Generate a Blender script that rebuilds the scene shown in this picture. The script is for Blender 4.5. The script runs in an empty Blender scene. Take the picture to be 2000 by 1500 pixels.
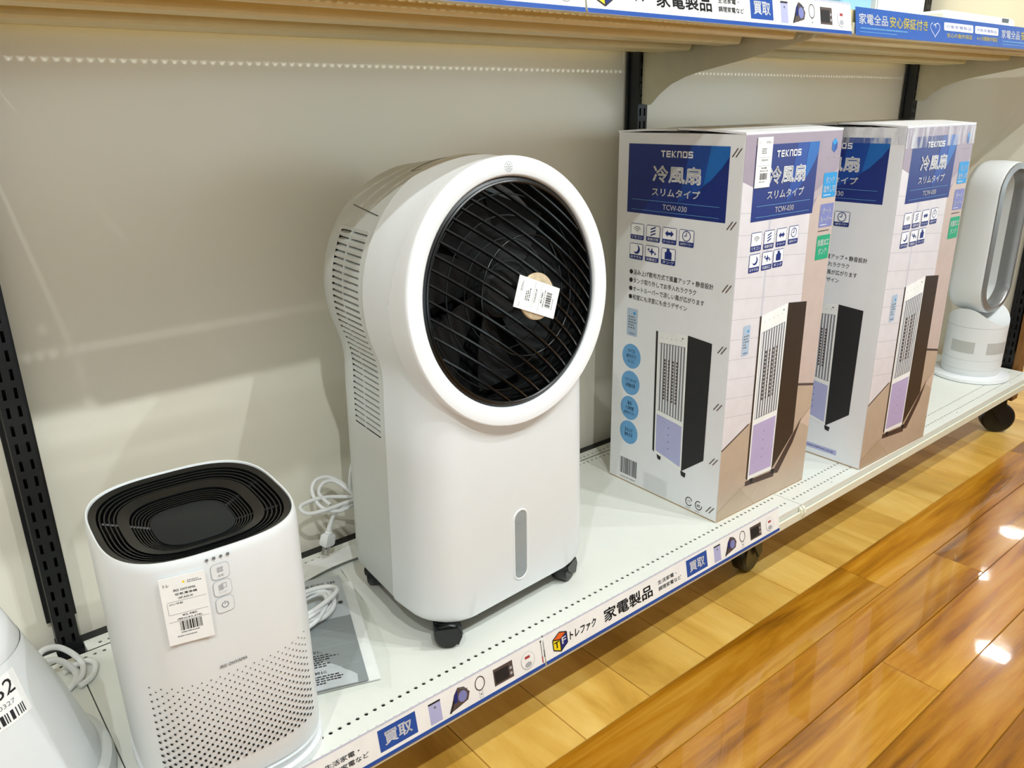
import bpy, math, random
from mathutils import Matrix, Vector, Euler
R = math.radians
random.seed(7)
scene = bpy.context.scene
col = scene.collection
DZ = 0.18          # height of the base shelves' top above the floor

# ---------------------------------------------------------------- camera
cam_d = bpy.data.cameras.new('camera'); cam = bpy.data.objects.new('camera', cam_d); col.objects.link(cam)
cam_d.sensor_fit = 'HORIZONTAL'; cam_d.sensor_width = 36.0
cam_d.lens = 1540.49 / 2000 * 36.0
cam_d.clip_start = 0.02
cam.matrix_world = Matrix.Translation((-0.1033, -1.2602, 0.7406 + DZ)) @ \
    (Matrix.Rotation(-0.6825, 4, 'Z') @ Matrix.Rotation(1.2342, 4, 'X') @ Matrix.Rotation(-0.0155, 4, 'Z'))
scene.camera = cam

# ---------------------------------------------------------------- world, lamps, exposure
world = bpy.data.worlds.new('store_light'); scene.world = world; world.use_nodes = True
wb = world.node_tree.nodes['Background']; wb.inputs[0].default_value = (0.86, 1.0, 1.04, 1); wb.inputs[1].default_value = 2.1
scene.view_settings.view_transform = 'Standard'; scene.view_settings.look = 'None'
scene.view_settings.exposure = 0.12; scene.view_settings.gamma = 1.0
scene.view_settings.use_curve_mapping = False
CEIL = 2.78        # lamp height above the base shelves
# (x, y, watts): two rows of ceiling spots over the aisle, further lamps deeper in the store
LAMPS = [(-1.05, -1.80, 50), (1.46, -1.80, 52), (0.25, -1.80, 14), (2.75, -1.80, 42), (-0.35, -2.30, 76), (0.95, -2.30, 50), (2.15, -2.30, 58)]
FAR_LAMPS = [(7.58, 0.82, 60), (6.62, 0.78, 60), (5.65, 0.26, 60), (3.77, 1.09, 60), (7.9, -1.4, 60)]

# ---------------------------------------------------------------- materials
def lin(c):
    return tuple(((x/255)/12.92 if x/255 <= 0.04045 else ((x/255+0.055)/1.055)**2.4) for x in c)
MATS = {}
def wrap_film(name):
    m = bpy.data.materials.new(name); m.use_nodes = True; nt = m.node_tree; out = nt.nodes['Material Output']; nt.nodes.remove(nt.nodes['Principled BSDF'])
    t = nt.nodes.new('ShaderNodeBsdfTransparent'); d = nt.nodes.new('ShaderNodeBsdfDiffuse'); d.inputs[0].default_value = (.85, .86, .9, 1)
    tc = nt.nodes.new('ShaderNodeTexCoord'); mp = nt.nodes.new('ShaderNodeMapping'); mp.inputs['Scale'].default_value = (60, 60, 14); mp.inputs['Rotation'].default_value = (0, .5, .2)
    nz = nt.nodes.new('ShaderNodeTexNoise'); nz.inputs['Scale'].default_value = 1.0; nz.inputs['Detail'].default_value = 3
    rp = nt.nodes.new('ShaderNodeValToRGB'); rp.color_ramp.elements[0].position = .45; rp.color_ramp.elements[0].color = (.05,.05,.05,1); rp.color_ramp.elements[1].position = .72; rp.color_ramp.elements[1].color = (.6,.6,.6,1)  # whitish streaks paint the sheen of the crinkled film into the colour
    nt.links.new(tc.outputs['Object'], mp.inputs[0]); nt.links.new(mp.outputs[0], nz.inputs['Vector']); nt.links.new(nz.outputs['Fac'], rp.inputs[0])
    mx = nt.nodes.new('ShaderNodeMixShader'); nt.links.new(rp.outputs[0], mx.inputs[0]); nt.links.new(t.outputs[0], mx.inputs[1]); nt.links.new(d.outputs[0], mx.inputs[2]); nt.links.new(mx.outputs[0], out.inputs[0])
    MATS[name] = m; return m
def mat(name, c, rough=0.5, metal=0.0, vary=0.03, scale=40, bump=0.0, bscale=200, coat=0.0, spec=0.5):
    if name in MATS: return MATS[name]
    m = bpy.data.materials.new(name); m.use_nodes = True; nt = m.node_tree; b = nt.nodes['Principled BSDF']
    L = lin(c)
    tc = nt.nodes.new('ShaderNodeTexCoord'); nz = nt.nodes.new('ShaderNodeTexNoise'); nz.inputs['Scale'].default_value = scale; nz.inputs['Detail'].default_value = 3
    nt.links.new(tc.outputs['Object'], nz.inputs['Vector'])
    rp = nt.nodes.new('ShaderNodeValToRGB')
    rp.color_ramp.elements[0].position = 0.3; rp.color_ramp.elements[1].position = 0.7
    rp.color_ramp.elements[0].color = tuple(x*(1-vary) for x in L) + (1,)
    rp.color_ramp.elements[1].color = tuple(min(1, x*(1+vary)) for x in L) + (1,)
    nt.links.new(nz.outputs['Fac'], rp.inputs['Fac']); nt.links.new(rp.outputs['Color'], b.inputs['Base Color'])
    b.inputs['Roughness'].default_value = rough; b.inputs['Metallic'].default_value = metal
    b.inputs['Coat Weight'].default_value = coat; b.inputs['Coat Roughness'].default_value = 0.05
    b.inputs['Specular IOR Level'].default_value = spec
    if bump:
        n2 = nt.nodes.new('ShaderNodeTexNoise'); n2.inputs['Scale'].default_value = bscale; nt.links.new(tc.outputs['Object'], n2.inputs['Vector'])
        bp = nt.nodes.new('ShaderNodeBump'); bp.inputs['Strength'].default_value = bump; bp.inputs['Distance'].default_value = 0.001
        nt.links.new(n2.outputs['Fac'], bp.inputs['Height']); nt.links.new(bp.outputs['Normal'], b.inputs['Normal'])
    MATS[name] = m; return m
def emit(name, c, s):
    m = bpy.data.materials.new(name); m.use_nodes = True; b = m.node_tree.nodes['Principled BSDF']
    b.inputs['Base Color'].default_value = lin(c) + (1,); b.inputs['Emission Color'].default_value = lin(c) + (1,); b.inputs['Emission Strength'].default_value = s
    m.cycles.emission_sampling = 'NONE'; MATS[name] = m; return m
def wood(name, cols, sc, rough, coat, axis, vary):
    m = bpy.data.materials.new(name); m.use_nodes = True; nt = m.node_tree; b = nt.nodes['Principled BSDF']
    geo = nt.nodes.new('ShaderNodeTexCoord'); mp = nt.nodes.new('ShaderNodeMapping'); oi = nt.nodes.new('ShaderNodeObjectInfo')
    mul = nt.nodes.new('ShaderNodeVectorMath'); mul.operation = 'SCALE'; mul.inputs[0].default_value = (37, 53, 11); nt.links.new(oi.outputs['Random'], mul.inputs['Scale'])
    add = nt.nodes.new('ShaderNodeVectorMath'); nt.links.new(geo.outputs['Object'], mp.inputs['Vector']); mp.inputs['Scale'].default_value = sc
    nt.links.new(mp.outputs['Vector'], add.inputs[0]); nt.links.new(mul.outputs['Vector'], add.inputs[1])
    n1 = nt.nodes.new('ShaderNodeTexNoise'); n1.inputs['Scale'].default_value = 1.0; n1.inputs['Detail'].default_value = 6; n1.inputs['Roughness'].default_value = 0.62; n1.inputs['Distortion'].default_value = 0.5
    nt.links.new(add.outputs['Vector'], n1.inputs['Vector'])
    rp = nt.nodes.new('ShaderNodeValToRGB'); el = rp.color_ramp.elements
    el[0].position = 0.32; el[0].color = lin(cols[0]) + (1,); el[1].position = 0.68; el[1].color = lin(cols[2]) + (1,)
    e = el.new(0.5); e.color = lin(cols[1]) + (1,)
    nt.links.new(n1.outputs['Fac'], rp.inputs['Fac'])
    hs = nt.nodes.new('ShaderNodeHueSaturation')
    mr = nt.nodes.new('ShaderNodeMapRange'); mr.inputs['To Min'].default_value = 1 - vary; mr.inputs['To Max'].default_value = 1 + vary
    nt.links.new(oi.outputs['Random'], mr.inputs['Value']); nt.links.new(mr.outputs['Result'], hs.inputs['Value'])
    nt.links.new(rp.outputs['Color'], hs.inputs['Color']); nt.links.new(hs.outputs['Color'], b.inputs['Base Color'])
    n3 = nt.nodes.new('ShaderNodeTexNoise'); n3.inputs['Scale'].default_value = 14; nt.links.new(geo.outputs['Object'], n3.inputs['Vector'])
    bp = nt.nodes.new('ShaderNodeBump'); bp.inputs['Strength'].default_value = 0.06; bp.inputs['Distance'].default_value = 0.004
    nt.links.new(n3.outputs['Fac'], bp.inputs['Height']); nt.links.new(bp.outputs['Normal'], b.inputs['Normal']); nt.links.new(bp.outputs['Normal'], b.inputs['Coat Normal'])
    b.inputs['Roughness'].default_value = rough; b.inputs['Coat Weight'].default_value = coat; b.inputs['Coat Roughness'].default_value = 0.035
    MATS[name] = m; return m
def clear_film(name, amount, tint=(1, 1, 1)):
    m = bpy.data.materials.new(name); m.use_nodes = True; nt = m.node_tree
    out = nt.nodes['Material Output']; nt.nodes.remove(nt.nodes['Principled BSDF'])
    t = nt.nodes.new('ShaderNodeBsdfTransparent'); t.inputs[0].default_value = tint + (1,)
    g = nt.nodes.new('ShaderNodeBsdfGlossy'); g.inputs['Roughness'].default_value = 0.12
    fr = nt.nodes.new('ShaderNodeFresnel'); fr.inputs[0].default_value = 1.06
    nz = nt.nodes.new('ShaderNodeTexNoise'); nz.inputs['Scale'].default_value = 35; nz.inputs['Detail'].default_value = 4
    tc = nt.nodes.new('ShaderNodeTexCoord'); nt.links.new(tc.outputs['Object'], nz.inputs['Vector'])
    bp = nt.nodes.new('ShaderNodeBump'); bp.inputs['Strength'].default_value = 0.08; bp.inputs['Distance'].default_value = 0.003
    nt.links.new(nz.outputs['Fac'], bp.inputs['Height']); nt.links.new(bp.outputs['Normal'], g.inputs['Normal']); nt.links.new(bp.outputs['Normal'], fr.inputs['Normal'])
    ad = nt.nodes.new('ShaderNodeMath'); ad.operation = 'ADD'; ad.inputs[1].default_value = amount; nt.links.new(fr.outputs[0], ad.inputs[0])
    mx = nt.nodes.new('ShaderNodeMixShader'); nt.links.new(ad.outputs[0], mx.inputs[0]); nt.links.new(t.outputs[0], mx.inputs[1]); nt.links.new(g.outputs[0], mx.inputs[2])
    nt.links.new(mx.outputs[0], out.inputs[0]); MATS[name] = m; return m

WHITE = mat('white_plastic', (224, 227, 228), 0.32, vary=0.006)
RINGW = mat('bright_white_plastic', (235, 237, 239), 0.28, vary=0.004)
GREYP = mat('pale_grey_plastic', (206, 209, 206), 0.42, vary=0.008)
BLACKP = mat('black_plastic', (16, 18, 19), 0.35)
BLACKG = mat('black_glossy_plastic', (9, 12, 13), 0.28)
BLACKM = mat('black_powder_coat', (14, 16, 18), 0.42, bump=0.1, bscale=900)
DARK = mat('dark_interior', (4, 4, 5), 0.8)
SHELFW = mat('cream_white_shelf_paint', (226, 228, 220), 0.38, vary=0.008)
RAILC = mat('cream_rail_plastic', (232, 232, 212), 0.4)
UNDER = mat('cream_paint_with_bounce', (238, 222, 170), 0.42)  # cream shelf paint with the floor's warm bounce light put into the colour
BRACK = mat('beige_bracket_paint', (200, 192, 164), 0.45)
PANEL = mat('off_white_panel', (240, 234, 218), 0.27, vary=0.01, scale=6, bump=0.05, bscale=120)
CORD = mat('white_cord', (232, 233, 232), 0.45)
STEEL = mat('bright_steel', (190, 190, 190), 0.25, metal=1.0)
SILVER = mat('silver_plastic', (150, 152, 152), 0.3, metal=0.6)
PAPER = mat('white_paper', (240, 240, 238), 0.7)
GPAPER = mat('grey_paper', (196, 200, 204), 0.6)
DPAPER = mat('dark_grey_print', (142, 147, 149), 0.6)
INK = mat('black_ink', (26, 25, 27), 0.6)
GINK = mat('grey_ink', (110, 112, 116), 0.6)
LINK = mat('light_grey_ink', (172, 173, 178), 0.6)
NAVY = mat('navy_print', (16, 40, 118), 0.35)
BLUE = mat('bright_blue_print', (20, 98, 176), 0.35)
SBLUE = mat('sign_blue_print', (30, 78, 160), 0.4)
BANNER = mat('banner_blue_print', (52, 98, 178), 0.25)
WINK = mat('white_ink', (244, 244, 246), 0.5)
YINK = mat('yellow_ink', (242, 222, 96), 0.5)
ORINK = mat('orange_ink', (226, 100, 40), 0.5)
YEL = mat('strong_yellow_ink', (244, 216, 30), 0.5)
SKY = mat('sky_blue_print', (104, 164, 214), 0.4)
CYAN = mat('cyan_print', (38, 150, 214), 0.4)
LILAC = mat('lilac_print', (124, 130, 186), 0.4)
GREEN = mat('green_print', (28, 164, 120), 0.4)
PURP = mat('lavender_print', (176, 178, 218), 0.4)
REDI = mat('red_ink', (170, 60, 66), 0.5)
BROWNI = mat('brown_ink', (84, 70, 66), 0.5)
CARD = mat('white_carton', (234, 235, 238), 0.42, vary=0.015, scale=25, bump=0.08, bscale=60)
KRAFT = mat('brown_cardboard', (168, 140, 104), 0.8)
STAPLE = mat('copper_staple', (96, 70, 52), 0.4, metal=0.5)
TAPE = clear_film('clear_tape', 0.03)
FILM = clear_film('clear_bag_film', 0.012, (0.97, 0.98, 0.97))
WRAP = wrap_film('crinkled_wrap')
BADGE = mat('brushed_champagne_metal', (206, 184, 152), 0.35, metal=0.35, vary=0.2, scale=90)
GAUGE = mat('smoky_gauge_plastic', (150, 158, 160), 0.2)
LTILE = wood('light_oak_tile', ((184, 138, 52), (216, 172, 82), (232, 196, 112)), (9, 2.2, 9), 0.32, 0.25, 'Y', 0.10)
BLOCKD = mat('dark_brown_blocker', (58, 46, 36), 0.5)
DWOOD = wood('amber_wood_floor', ((120, 70, 6), (178, 118, 22), (206, 154, 56)), (1.6, 22, 22), 0.22, 1.0, 'X', 0.13)
TRIMW = wood('brown_wood_edge', ((112, 72, 26), (134, 90, 36), (150, 104, 46)), (20, 20, 2), 0.5, 0.0, 'Z', 0.05)
CEILM = mat('white_ceiling_board', (238, 236, 230), 0.8)
LENS = emit('lamp_lens', (255, 248, 236), 22.0)
FLENS = emit('bright_lamp_lens', (255, 250, 244), 60.0)

# ---------------------------------------------------------------- mesh helpers
class MB:
    def __init__(s): s.v = []; s.f = []; s.m = []
    def add(s, vs, fs, mi=0):
        n = len(s.v); s.v += [tuple(p) for p in vs]; s.f += [tuple(i+n for i in f) for f in fs]; s.m += [mi]*len(fs); return s
    def box(s, x0, x1, y0, y1, z0, z1, mi=0):
        return s.add([(x0,y0,z0),(x1,y0,z0),(x1,y1,z0),(x0,y1,z0),(x0,y0,z1),(x1,y0,z1),(x1,y1,z1),(x0,y1,z1)],
                     [(0,3,2,1),(4,5,6,7),(0,1,5,4),(1,2,6,5),(2,3,7,6),(3,0,4,7)], mi)
    def bevbox(s, x0, x1, y0, y1, z0, z1, b, mi=0):
        # box with chamfered edges
        ring = lambda x0,x1,y0,y1,z,c: [(x0+c,y0,z),(x1-c,y0,z),(x1,y0+c,z),(x1,y1-c,z),(x1-c,y1,z),(x0+c,y1,z),(x0,y1-c,z),(x0,y0+c,z)]
        rs = [ring(x0+b,x1-b,y0+b,y1-b,z0,b*.4), ring(x0,x1,y0,y1,z0+b,b), ring(x0,x1,y0,y1,z1-b,b), ring(x0+b,x1-b,y0+b,y1-b,z1,b*.4)]
        return s.loft(rs, mi, True, True)
    def loft(s, rings, mi=0, cap0=False, cap1=False, closed=True):
        n = len(rings[0]); vs = [p for r in rings for p in r]; fs = []
        for i in range(len(rings)-1):
            for j in range(n if closed else n-1):
                k = (j+1) % n
                fs.append((i*n+j, i*n+k, (i+1)*n+k, (i+1)*n+j))
        if cap0: fs.append(tuple(reversed(range(n))))
        if cap1: fs.append(tuple((len(rings)-1)*n+j for j in range(n)))
        return s.add(vs, fs, mi)
    def lathe(s, prof, n=32, mi=0, c=(0,0,0), cap0=False, cap1=False):
        rings = [[(c[0]+r*math.cos(2*math.pi*j/n), c[1]+r*math.sin(2*math.pi*j/n), c[2]+z) for j in range(n)] for r, z in prof]
        return s.loft(rings, mi, cap0, cap1)
    def prism(s, poly, a0, a1, axis='x', mi=0):
        f = {'x': lambda a,p: (a,p[0],p[1]), 'y': lambda a,p: (p[0],a,p[1]), 'z': lambda a,p: (p[0],p[1],a)}[axis]
        return s.loft([[f(a0,p) for p in poly], [f(a1,p) for p in poly]], mi, True, True)
    def tube(s, pts, r, n=8, mi=0, closed=False, rz=None):
        pts = [Vector(p) for p in pts]; N = len(pts); rings = []
        up = Vector((0,0,1)); prev = None
        for i, p in enumerate(pts):
            if closed: t = pts[(i+1)%N] - pts[i-1]
            else: t = pts[min(i+1,N-1)] - pts[max(i-1,0)]
            t.normalize()
            if prev is None:
                a = t.cross(up)
                if a.length < 1e-3: a = t.cross(Vector((1,0,0)))
            else: a = prev - t*prev.dot(t)
            a.normalize(); prev = a; b = t.cross(a)
            rr = r[i] if isinstance(r, (list, tuple)) else r
            rings.append([tuple(p + a*rr*math.cos(2*math.pi*j/n) + b*(rz or rr)*math.sin(2*math.pi*j/n)) for j in range(n)])
        if closed: rings.append(rings[0])
        return s.loft(rings, mi, not closed, not closed)
    def xf(s, M):
        s.v = [tuple(M @ Vector(p)) for p in s.v]; return s
    def build(s, name, mats, parent=None, origin=None, smooth=None, world=False, M=None):
        vs = s.v
        if M is not None: vs = [M @ Vector(p) for p in vs]
        if world and parent is not None:
            I = parent['_m'] if False else PM[parent.name].inverted(); vs = [I @ Vector(p) for p in vs]
        if origin is not None: vs = [(p[0]-origin[0], p[1]-origin[1], p[2]-origin[2]) for p in vs]
        me = bpy.data.meshes.new(name); me.from_pydata([tuple(p) for p in vs], [], s.f); 
        mats = mats if isinstance(mats, (list, tuple)) else [mats]
        for m in mats: me.materials.append(m)
        me.polygons.foreach_set('material_index', s.m)
        if smooth is not None:
            me.polygons.foreach_set('use_smooth', [True]*len(me.polygons)); me.set_sharp_from_angle(angle=R(smooth))
        me.update()
        o = bpy.data.objects.new(name, me); col.objects.link(o)
        if origin is not None: o.location = origin
        if parent is not None: o.parent = parent
        return o
PM = {}
def tag(o, label, cat, group=None, kind=None):
    if label: o['label'] = label
    if cat: o['category'] = cat
    if group: o['group'] = group
    if kind: o['kind'] = kind
    return o
def thing(name, loc, rz=0.0, label=None, cat=None, group=None, tilt=0.0):
    o = bpy.data.objects.new(name, None); col.objects.link(o); o.empty_display_size = 0.05
    o.location = loc; o.rotation_euler = (tilt, 0, rz); PM[o.name] = Matrix.Translation(loc) @ Euler((tilt, 0, rz)).to_matrix().to_4x4()
    return tag(o, label, cat, group)
def struct(o): o['kind'] = 'structure'; return o
def spline(pts, n=8, closed=False):
    P = [Vector(p) for p in pts]; N = len(P); out = []
    rng = range(N if closed else N-1)
    for i in rng:
        if closed: p0, p1, p2, p3 = P[i-1], P[i], P[(i+1)%N], P[(i+2)%N]
        else: p0, p1, p2, p3 = P[max(i-1,0)], P[i], P[i+1], P[min(i+2,N-1)]
        for k in range(n):
            t = k/n
            out.append(0.5*((2*p1)+(p2-p0)*t+(2*p0-5*p1+4*p2-p3)*t*t+(3*p1-p0-3*p2+p3)*t**3))
    if not closed: out.append(P[-1])
    return out

# text as flat meshes (Blender's own font), cached per string
_fc = bpy.data.curves.new('lettering', 'FONT'); _fo = bpy.data.objects.new('lettering', _fc); col.objects.link(_fo)
_fc.resolution_u = 2; _tc = {}
def text_geo(sx, bold=0.0):
    k = (sx, bold)
    if k not in _tc:
        _fc.body = sx; _fc.offset = bold; _fc.size = 1.0
        dg = bpy.context.evaluated_depsgraph_get(); me = bpy.data.meshes.new_from_object(_fo.evaluated_get(dg))
        vs = [(v.co.x, v.co.y) for v in me.vertices]; fs = [tuple(p.vertices) for p in me.polygons]
        bpy.data.meshes.remove(me)
        x0 = min(v[0] for v in vs); x1 = max(v[0] for v in vs); y0 = min(v[1] for v in vs); y1 = max(v[1] for v in vs)
        _tc[k] = ([(x-x0, y-y0) for x, y in vs], fs, x1-x0, y1-y0)
    return _tc[k]
class Print:
    """flat print collected in (u, v) on one face, lifted a hair per layer"""
    def __init__(s): s.b = MB(); s.mats = []
    def mi(s, m):
        if m not in s.mats: s.mats.append(m)
        return s.mats.index(m)
    def poly(s, pts, m, layer=1):
        s.b.add([(u, v, layer) for u, v in pts], [tuple(range(len(pts)))], s.mi(m)); return s
    def rect(s, u0, u1, v0, v1, m, layer=1): return s.poly([(u0,v0),(u1,v0),(u1,v1),(u0,v1)], m, layer)
    def rrect(s, u0, u1, v0, v1, r, m, layer=1):
        pts = []
        for cx, cy, a0 in ((u1-r,v0+r,-90),(u1-r,v1-r,0),(u0+r,v1-r,90),(u0+r,v0+r,180)):
            pts += [(cx+r*math.cos(R(a0+k*22.5)), cy+r*math.sin(R(a0+k*22.5))) for k in range(5)]
        return s.poly(pts, m, layer)
    def frame(s, u0, u1, v0, v1, t, m, layer=1):
        s.rect(u0,u1,v0,v0+t,m,layer); s.rect(u0,u1,v1-t,v1,m,layer); s.rect(u0,u0+t,v0,v1,m,layer); s.rect(u1-t,u1,v0,v1,m,layer); return s
    def ell(s, u, v, a, b, m, layer=1, n=24): return s.poly([(u+a*math.cos(2*math.pi*k/n), v+b*math.sin(2*math.pi*k/n)) for k in range(n)], m, layer)
    def ring(s, u, v, a, b, t, m, layer=1, n=24, a0=0, a1=360, rot=0):
        for k in range(n):
            p, q = R(a0+(a1-a0)*k/n+rot), R(a0+(a1-a0)*(k+1)/n+rot)
            s.poly([(u+a*math.cos(p),v+b*math.sin(p)),(u+a*math.cos(q),v+b*math.sin(q)),(u+(a-t)*math.cos(q),v+(b-t)*math.sin(q)),(u+(a-t)*math.cos(p),v+(b-t)*math.sin(p))], m, layer)
        return s
    def line(s, p, q, t, m, layer=1):
        dx, dy = q[0]-p[0], q[1]-p[1]; L = math.hypot(dx, dy) or 1; nx, ny = -dy/L*t/2, dx/L*t/2
        return s.poly([(p[0]+nx,p[1]+ny),(p[0]-nx,p[1]-ny),(q[0]-nx,q[1]-ny),(q[0]+nx,q[1]+ny)], m, layer)
    def text(s, tx, u0, u1, v0, v1, m, layer=2, bold=0.0, keep=False, slant=0.0):
        vs, fs, w, h = text_geo(tx)
        su, sv = (u1-u0)/w, (v1-v0)/h
        if keep: su = min(su, sv*1.0)
        e = bold*.55
        for dx, dy in (((0,0),) if bold <= 0 else ((-e,0),(e,0),(0,-e),(0,e)) if bold > .011 else ((-e,0),(e,0))):
            s.b.add([(u0+(x+dx)*su+slant*y*sv, v0+(y+dy)*sv, layer) for x, y in vs], fs, s.mi(m))
        return s
    def bars(s, u0, u1, v0, v1, m, layer=2, n=24):
        u = u0; rnd = random.Random(3); un = (u1-u0)/(n*2.1)
        while u < u1-un*3:
            w = un*rnd.choice((1,1,2,3)); s.rect(u, u+w, v0, v1, m, layer); u += w + un*rnd.choice((1,1,2))
        return s
    def lines(s, u0, u1, v0, v1, n, m, layer=2, seed=1, t=0.45):
        rnd = random.Random(seed); dv = (v1-v0)/n
        for i in range(n):
            v = v1-(i+0.5)*dv; u = u0
            end = u0+(u1-u0)*rnd.uniform(0.5, 1)
            while u < end:
                w = dv*rnd.uniform(0.4, 1.0); s.rect(u, min(u+w, u1), v-dv*t/2, v+dv*t/2, m, layer); u += w+dv*rnd.uniform(0.12, 0.4)
        return s
    def build(s, name, parent, O, U, V, lift=0.00025, bend=None):
        O, U, V = Vector(O), Vector(U).normalized(), Vector(V).normalized(); N = U.cross(V)
        if bend: s.b.v = [bend(*p) for p in s.b.v]
        else: s.b.v = [tuple(O+U*u+V*v+N*(l*lift)) for u, v, l in s.b.v]
        return s.b.build(name, s.mats, parent)

# ================================================================ setting: floor, ceiling
fl = struct(MB().box(-12, 20, -14, 8, -0.05, -0.004).build('floor', DWOOD))
def plank_mesh(name, lx, ly, m):
    b = MB(); g = 0.0006; c = 0.0012
    b.loft([[(g,g,-.004),(lx-g,g,-.004),(lx-g,ly-g,-.004),(g,ly-g,-.004)], [(g,g,-c),(lx-g,g,-c),(lx-g,ly-g,-c),(g,ly-g,-c)],
            [(g+c*.6,g+c*.6,0),(lx-g-c*.6,g+c*.6,0),(lx-g-c*.6,ly-g-c*.6,0),(g+c*.6,ly-g-c*.6,0)]], 0, False, True)
    me = bpy.data.meshes.new(name); me.from_pydata(b.v, [], b.f); me.materials.append(m); me.update(); return me
LW = 0.1472; lm = plank_mesh('light_plank', LW, 0.92, LTILE)
for i in range(-8, 36):
    o = bpy.data.objects.new('light_plank', lm); col.objects.link(o); o.parent = fl; o.location = (0.883+LW*i, -0.5775, 0)
wl = 0.905; wm = plank_mesh('amber_plank', wl, 0.1015, DWOOD)
offs = [1.33, 1.535, 1.108, 0.78, 1.42, 1.02, 1.6, 0.9, 1.25, 0.7, 1.5, 1.1]
for r in range(12):
    for k in range(-3, 7):
        o = bpy.data.objects.new('amber_plank', wm); col.objects.link(o); o.parent = fl
        o.location = (offs[r]+wl*k, -0.5775-0.1015*(r+1), 0)
ce = struct(MB().box(-12, 20, -14, 8, CEIL+DZ+.02, CEIL+DZ+.06).build('ceiling', CEILM))

struct(MB().box(-4, 8, -2.35, -2.05, 0, .45).build('light_blocker', BLOCKD))  # unseen low block, added to keep ambient light from under the base shelves
def lamp(x, y, w, aim=None, lr=.045):
    i = len([o for o in bpy.data.objects if o.name.startswith('ceiling_spotlight')])
    z = CEIL+DZ
    t = thing('ceiling_spotlight', (x, y, z), 0, 'white round ceiling spotlight over the aisle, out of frame', 'lamp', 'ceiling spotlights above the aisle')
    k_ = lr/.045; MB().lathe([(0.045*k_,0.02),(0.06*k_,0.02),(0.06*k_,-0.09),(0.052*k_,-0.09),(0.045*k_,-0.03)], 20).build('housing', WHITE, t, smooth=40)
    MB().lathe([(0.045*k_,-0.028),(0.02*k_,-0.026)], 20, cap1=True).build('lens', LENS if w else FLENS, t)
    if not w: return
    ld = bpy.data.lights.new('spot_beam', 'SPOT'); ld.energy = w; ld.shadow_soft_size = 0.022; ld.spot_size = R(115); ld.spot_blend = 0.7; ld.color = (0.92, 0.99, 1.0)
    lo = bpy.data.objects.new('spot_beam', ld); col.objects.link(lo); lo.parent = t; lo.location = (0, 0, -0.1)
    d = Vector((aim or (x, -0.35, 0.4))) - Vector((x, y, z)); lo.rotation_euler = d.to_track_quat('-Z', 'Y').to_euler()
for x, y, w in LAMPS: lamp(x, y, w*1.36)
for x, y, w in FAR_LAMPS: lamp(x, y, 0, lr=.11)

# ================================================================ perforated shelves
PITCH = 0.0127; HR = 0.0029; NH = 93
def perforated(b, x0, y, half, mi=0, wall=0.0016, z=0.0, length=1.2, first=0.0112, NH=93, HR=HR):
    """a strip of the sheet with a row of round holes in it"""
    b.add([(x0,y-half,z),(x0+first-PITCH/2,y-half,z),(x0+first-PITCH/2,y+half,z),(x0,y+half,z)], [(0,1,2,3)], mi)
    for i in range(NH):
        cx = x0+first+PITCH*i; h = PITCH/2
        out = [(cx+h,y,z),(cx+h,y+half,z),(cx,y+half,z),(cx-h,y+half,z),(cx-h,y,z),(cx-h,y-half,z),(cx,y-half,z),(cx+h,y-half,z)]
        inn = [(cx+HR*math.cos(R(45*k)), y+HR*math.sin(R(45*k)), z) for k in range(8)]
        low = [(p[0],p[1],z-wall) for p in inn]
        b.add(out+inn+low, [(k,(k+1)%8,8+(k+1)%8,8+k) for k in range(8)] + [(8+k,8+(k+1)%8,16+(k+1)%8,16+k) for k in range(8)], mi)
    xe = x0+first+PITCH*(NH-1)+PITCH/2
    b.add([(xe,y-half,z),(x0+length,y-half,z),(x0+length,y+half,z),(xe,y+half,z)], [(0,1,2,3)], mi)
def sheet(b, x0, x1, yf, yb, rows, z, mi=0, HR=HR):
    """flat top sheet from yf to yb with hole rows"""
    y = yf
    for ry in sorted(rows):
        h = 0.0112
        b.add([(x0,y,z),(x1,y,z),(x1,ry-h,z),(x0,ry-h,z)], [(0,1,2,3)], mi)
        if ry > -.12:      # the sheet is notched around the posts
            perforated(b, x0+.0175, ry, h, mi, z=z, length=x1-x0-.035, first=.0112+2*PITCH-.0175, NH=90, HR=HR)
        else: perforated(b, x0, ry, h, mi, z=z, length=x1-x0, HR=HR)
        y = ry+h
    b.add([(x0+.0175,y,z),(x1-.0175,y,z),(x1-.0175,yb,z),(x0+.0175,yb,z)], [(0,1,2,3)], mi)
    b.add([(x0,-.1194,z),(x1,-.1194,z),(x1,-.117,z),(x0,-.117,z)], [(0,1,2,3)], mi)
RB = (-0.1306, -0.1058); RF = (-0.495, -0.5235)
G = 0.0008
def rail(b, x0, x1, yf, zt, mi=0):
    prof = [(yf+.012,zt-.001),(yf+.0035,zt-.001),(yf+.002,zt-.004),(yf+.0035,zt-.016),(yf-.0005,zt-.019),(yf-.0005,zt-.012),(yf-.0035,zt-.0125),(yf-.0038,zt-.0285),(yf+.001,zt-.031),(yf+.012,zt-.031)]
    b.prism(prof, x0, x1, 'x', mi)
DL = ['cream white base shelf holding the tall white cone-shaped appliance', 'cream white perforated base shelf under the air cooler and first cooler carton', 'cream white perforated base shelf under the second carton and bladeless fan']
wheel_xs = []
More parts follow.
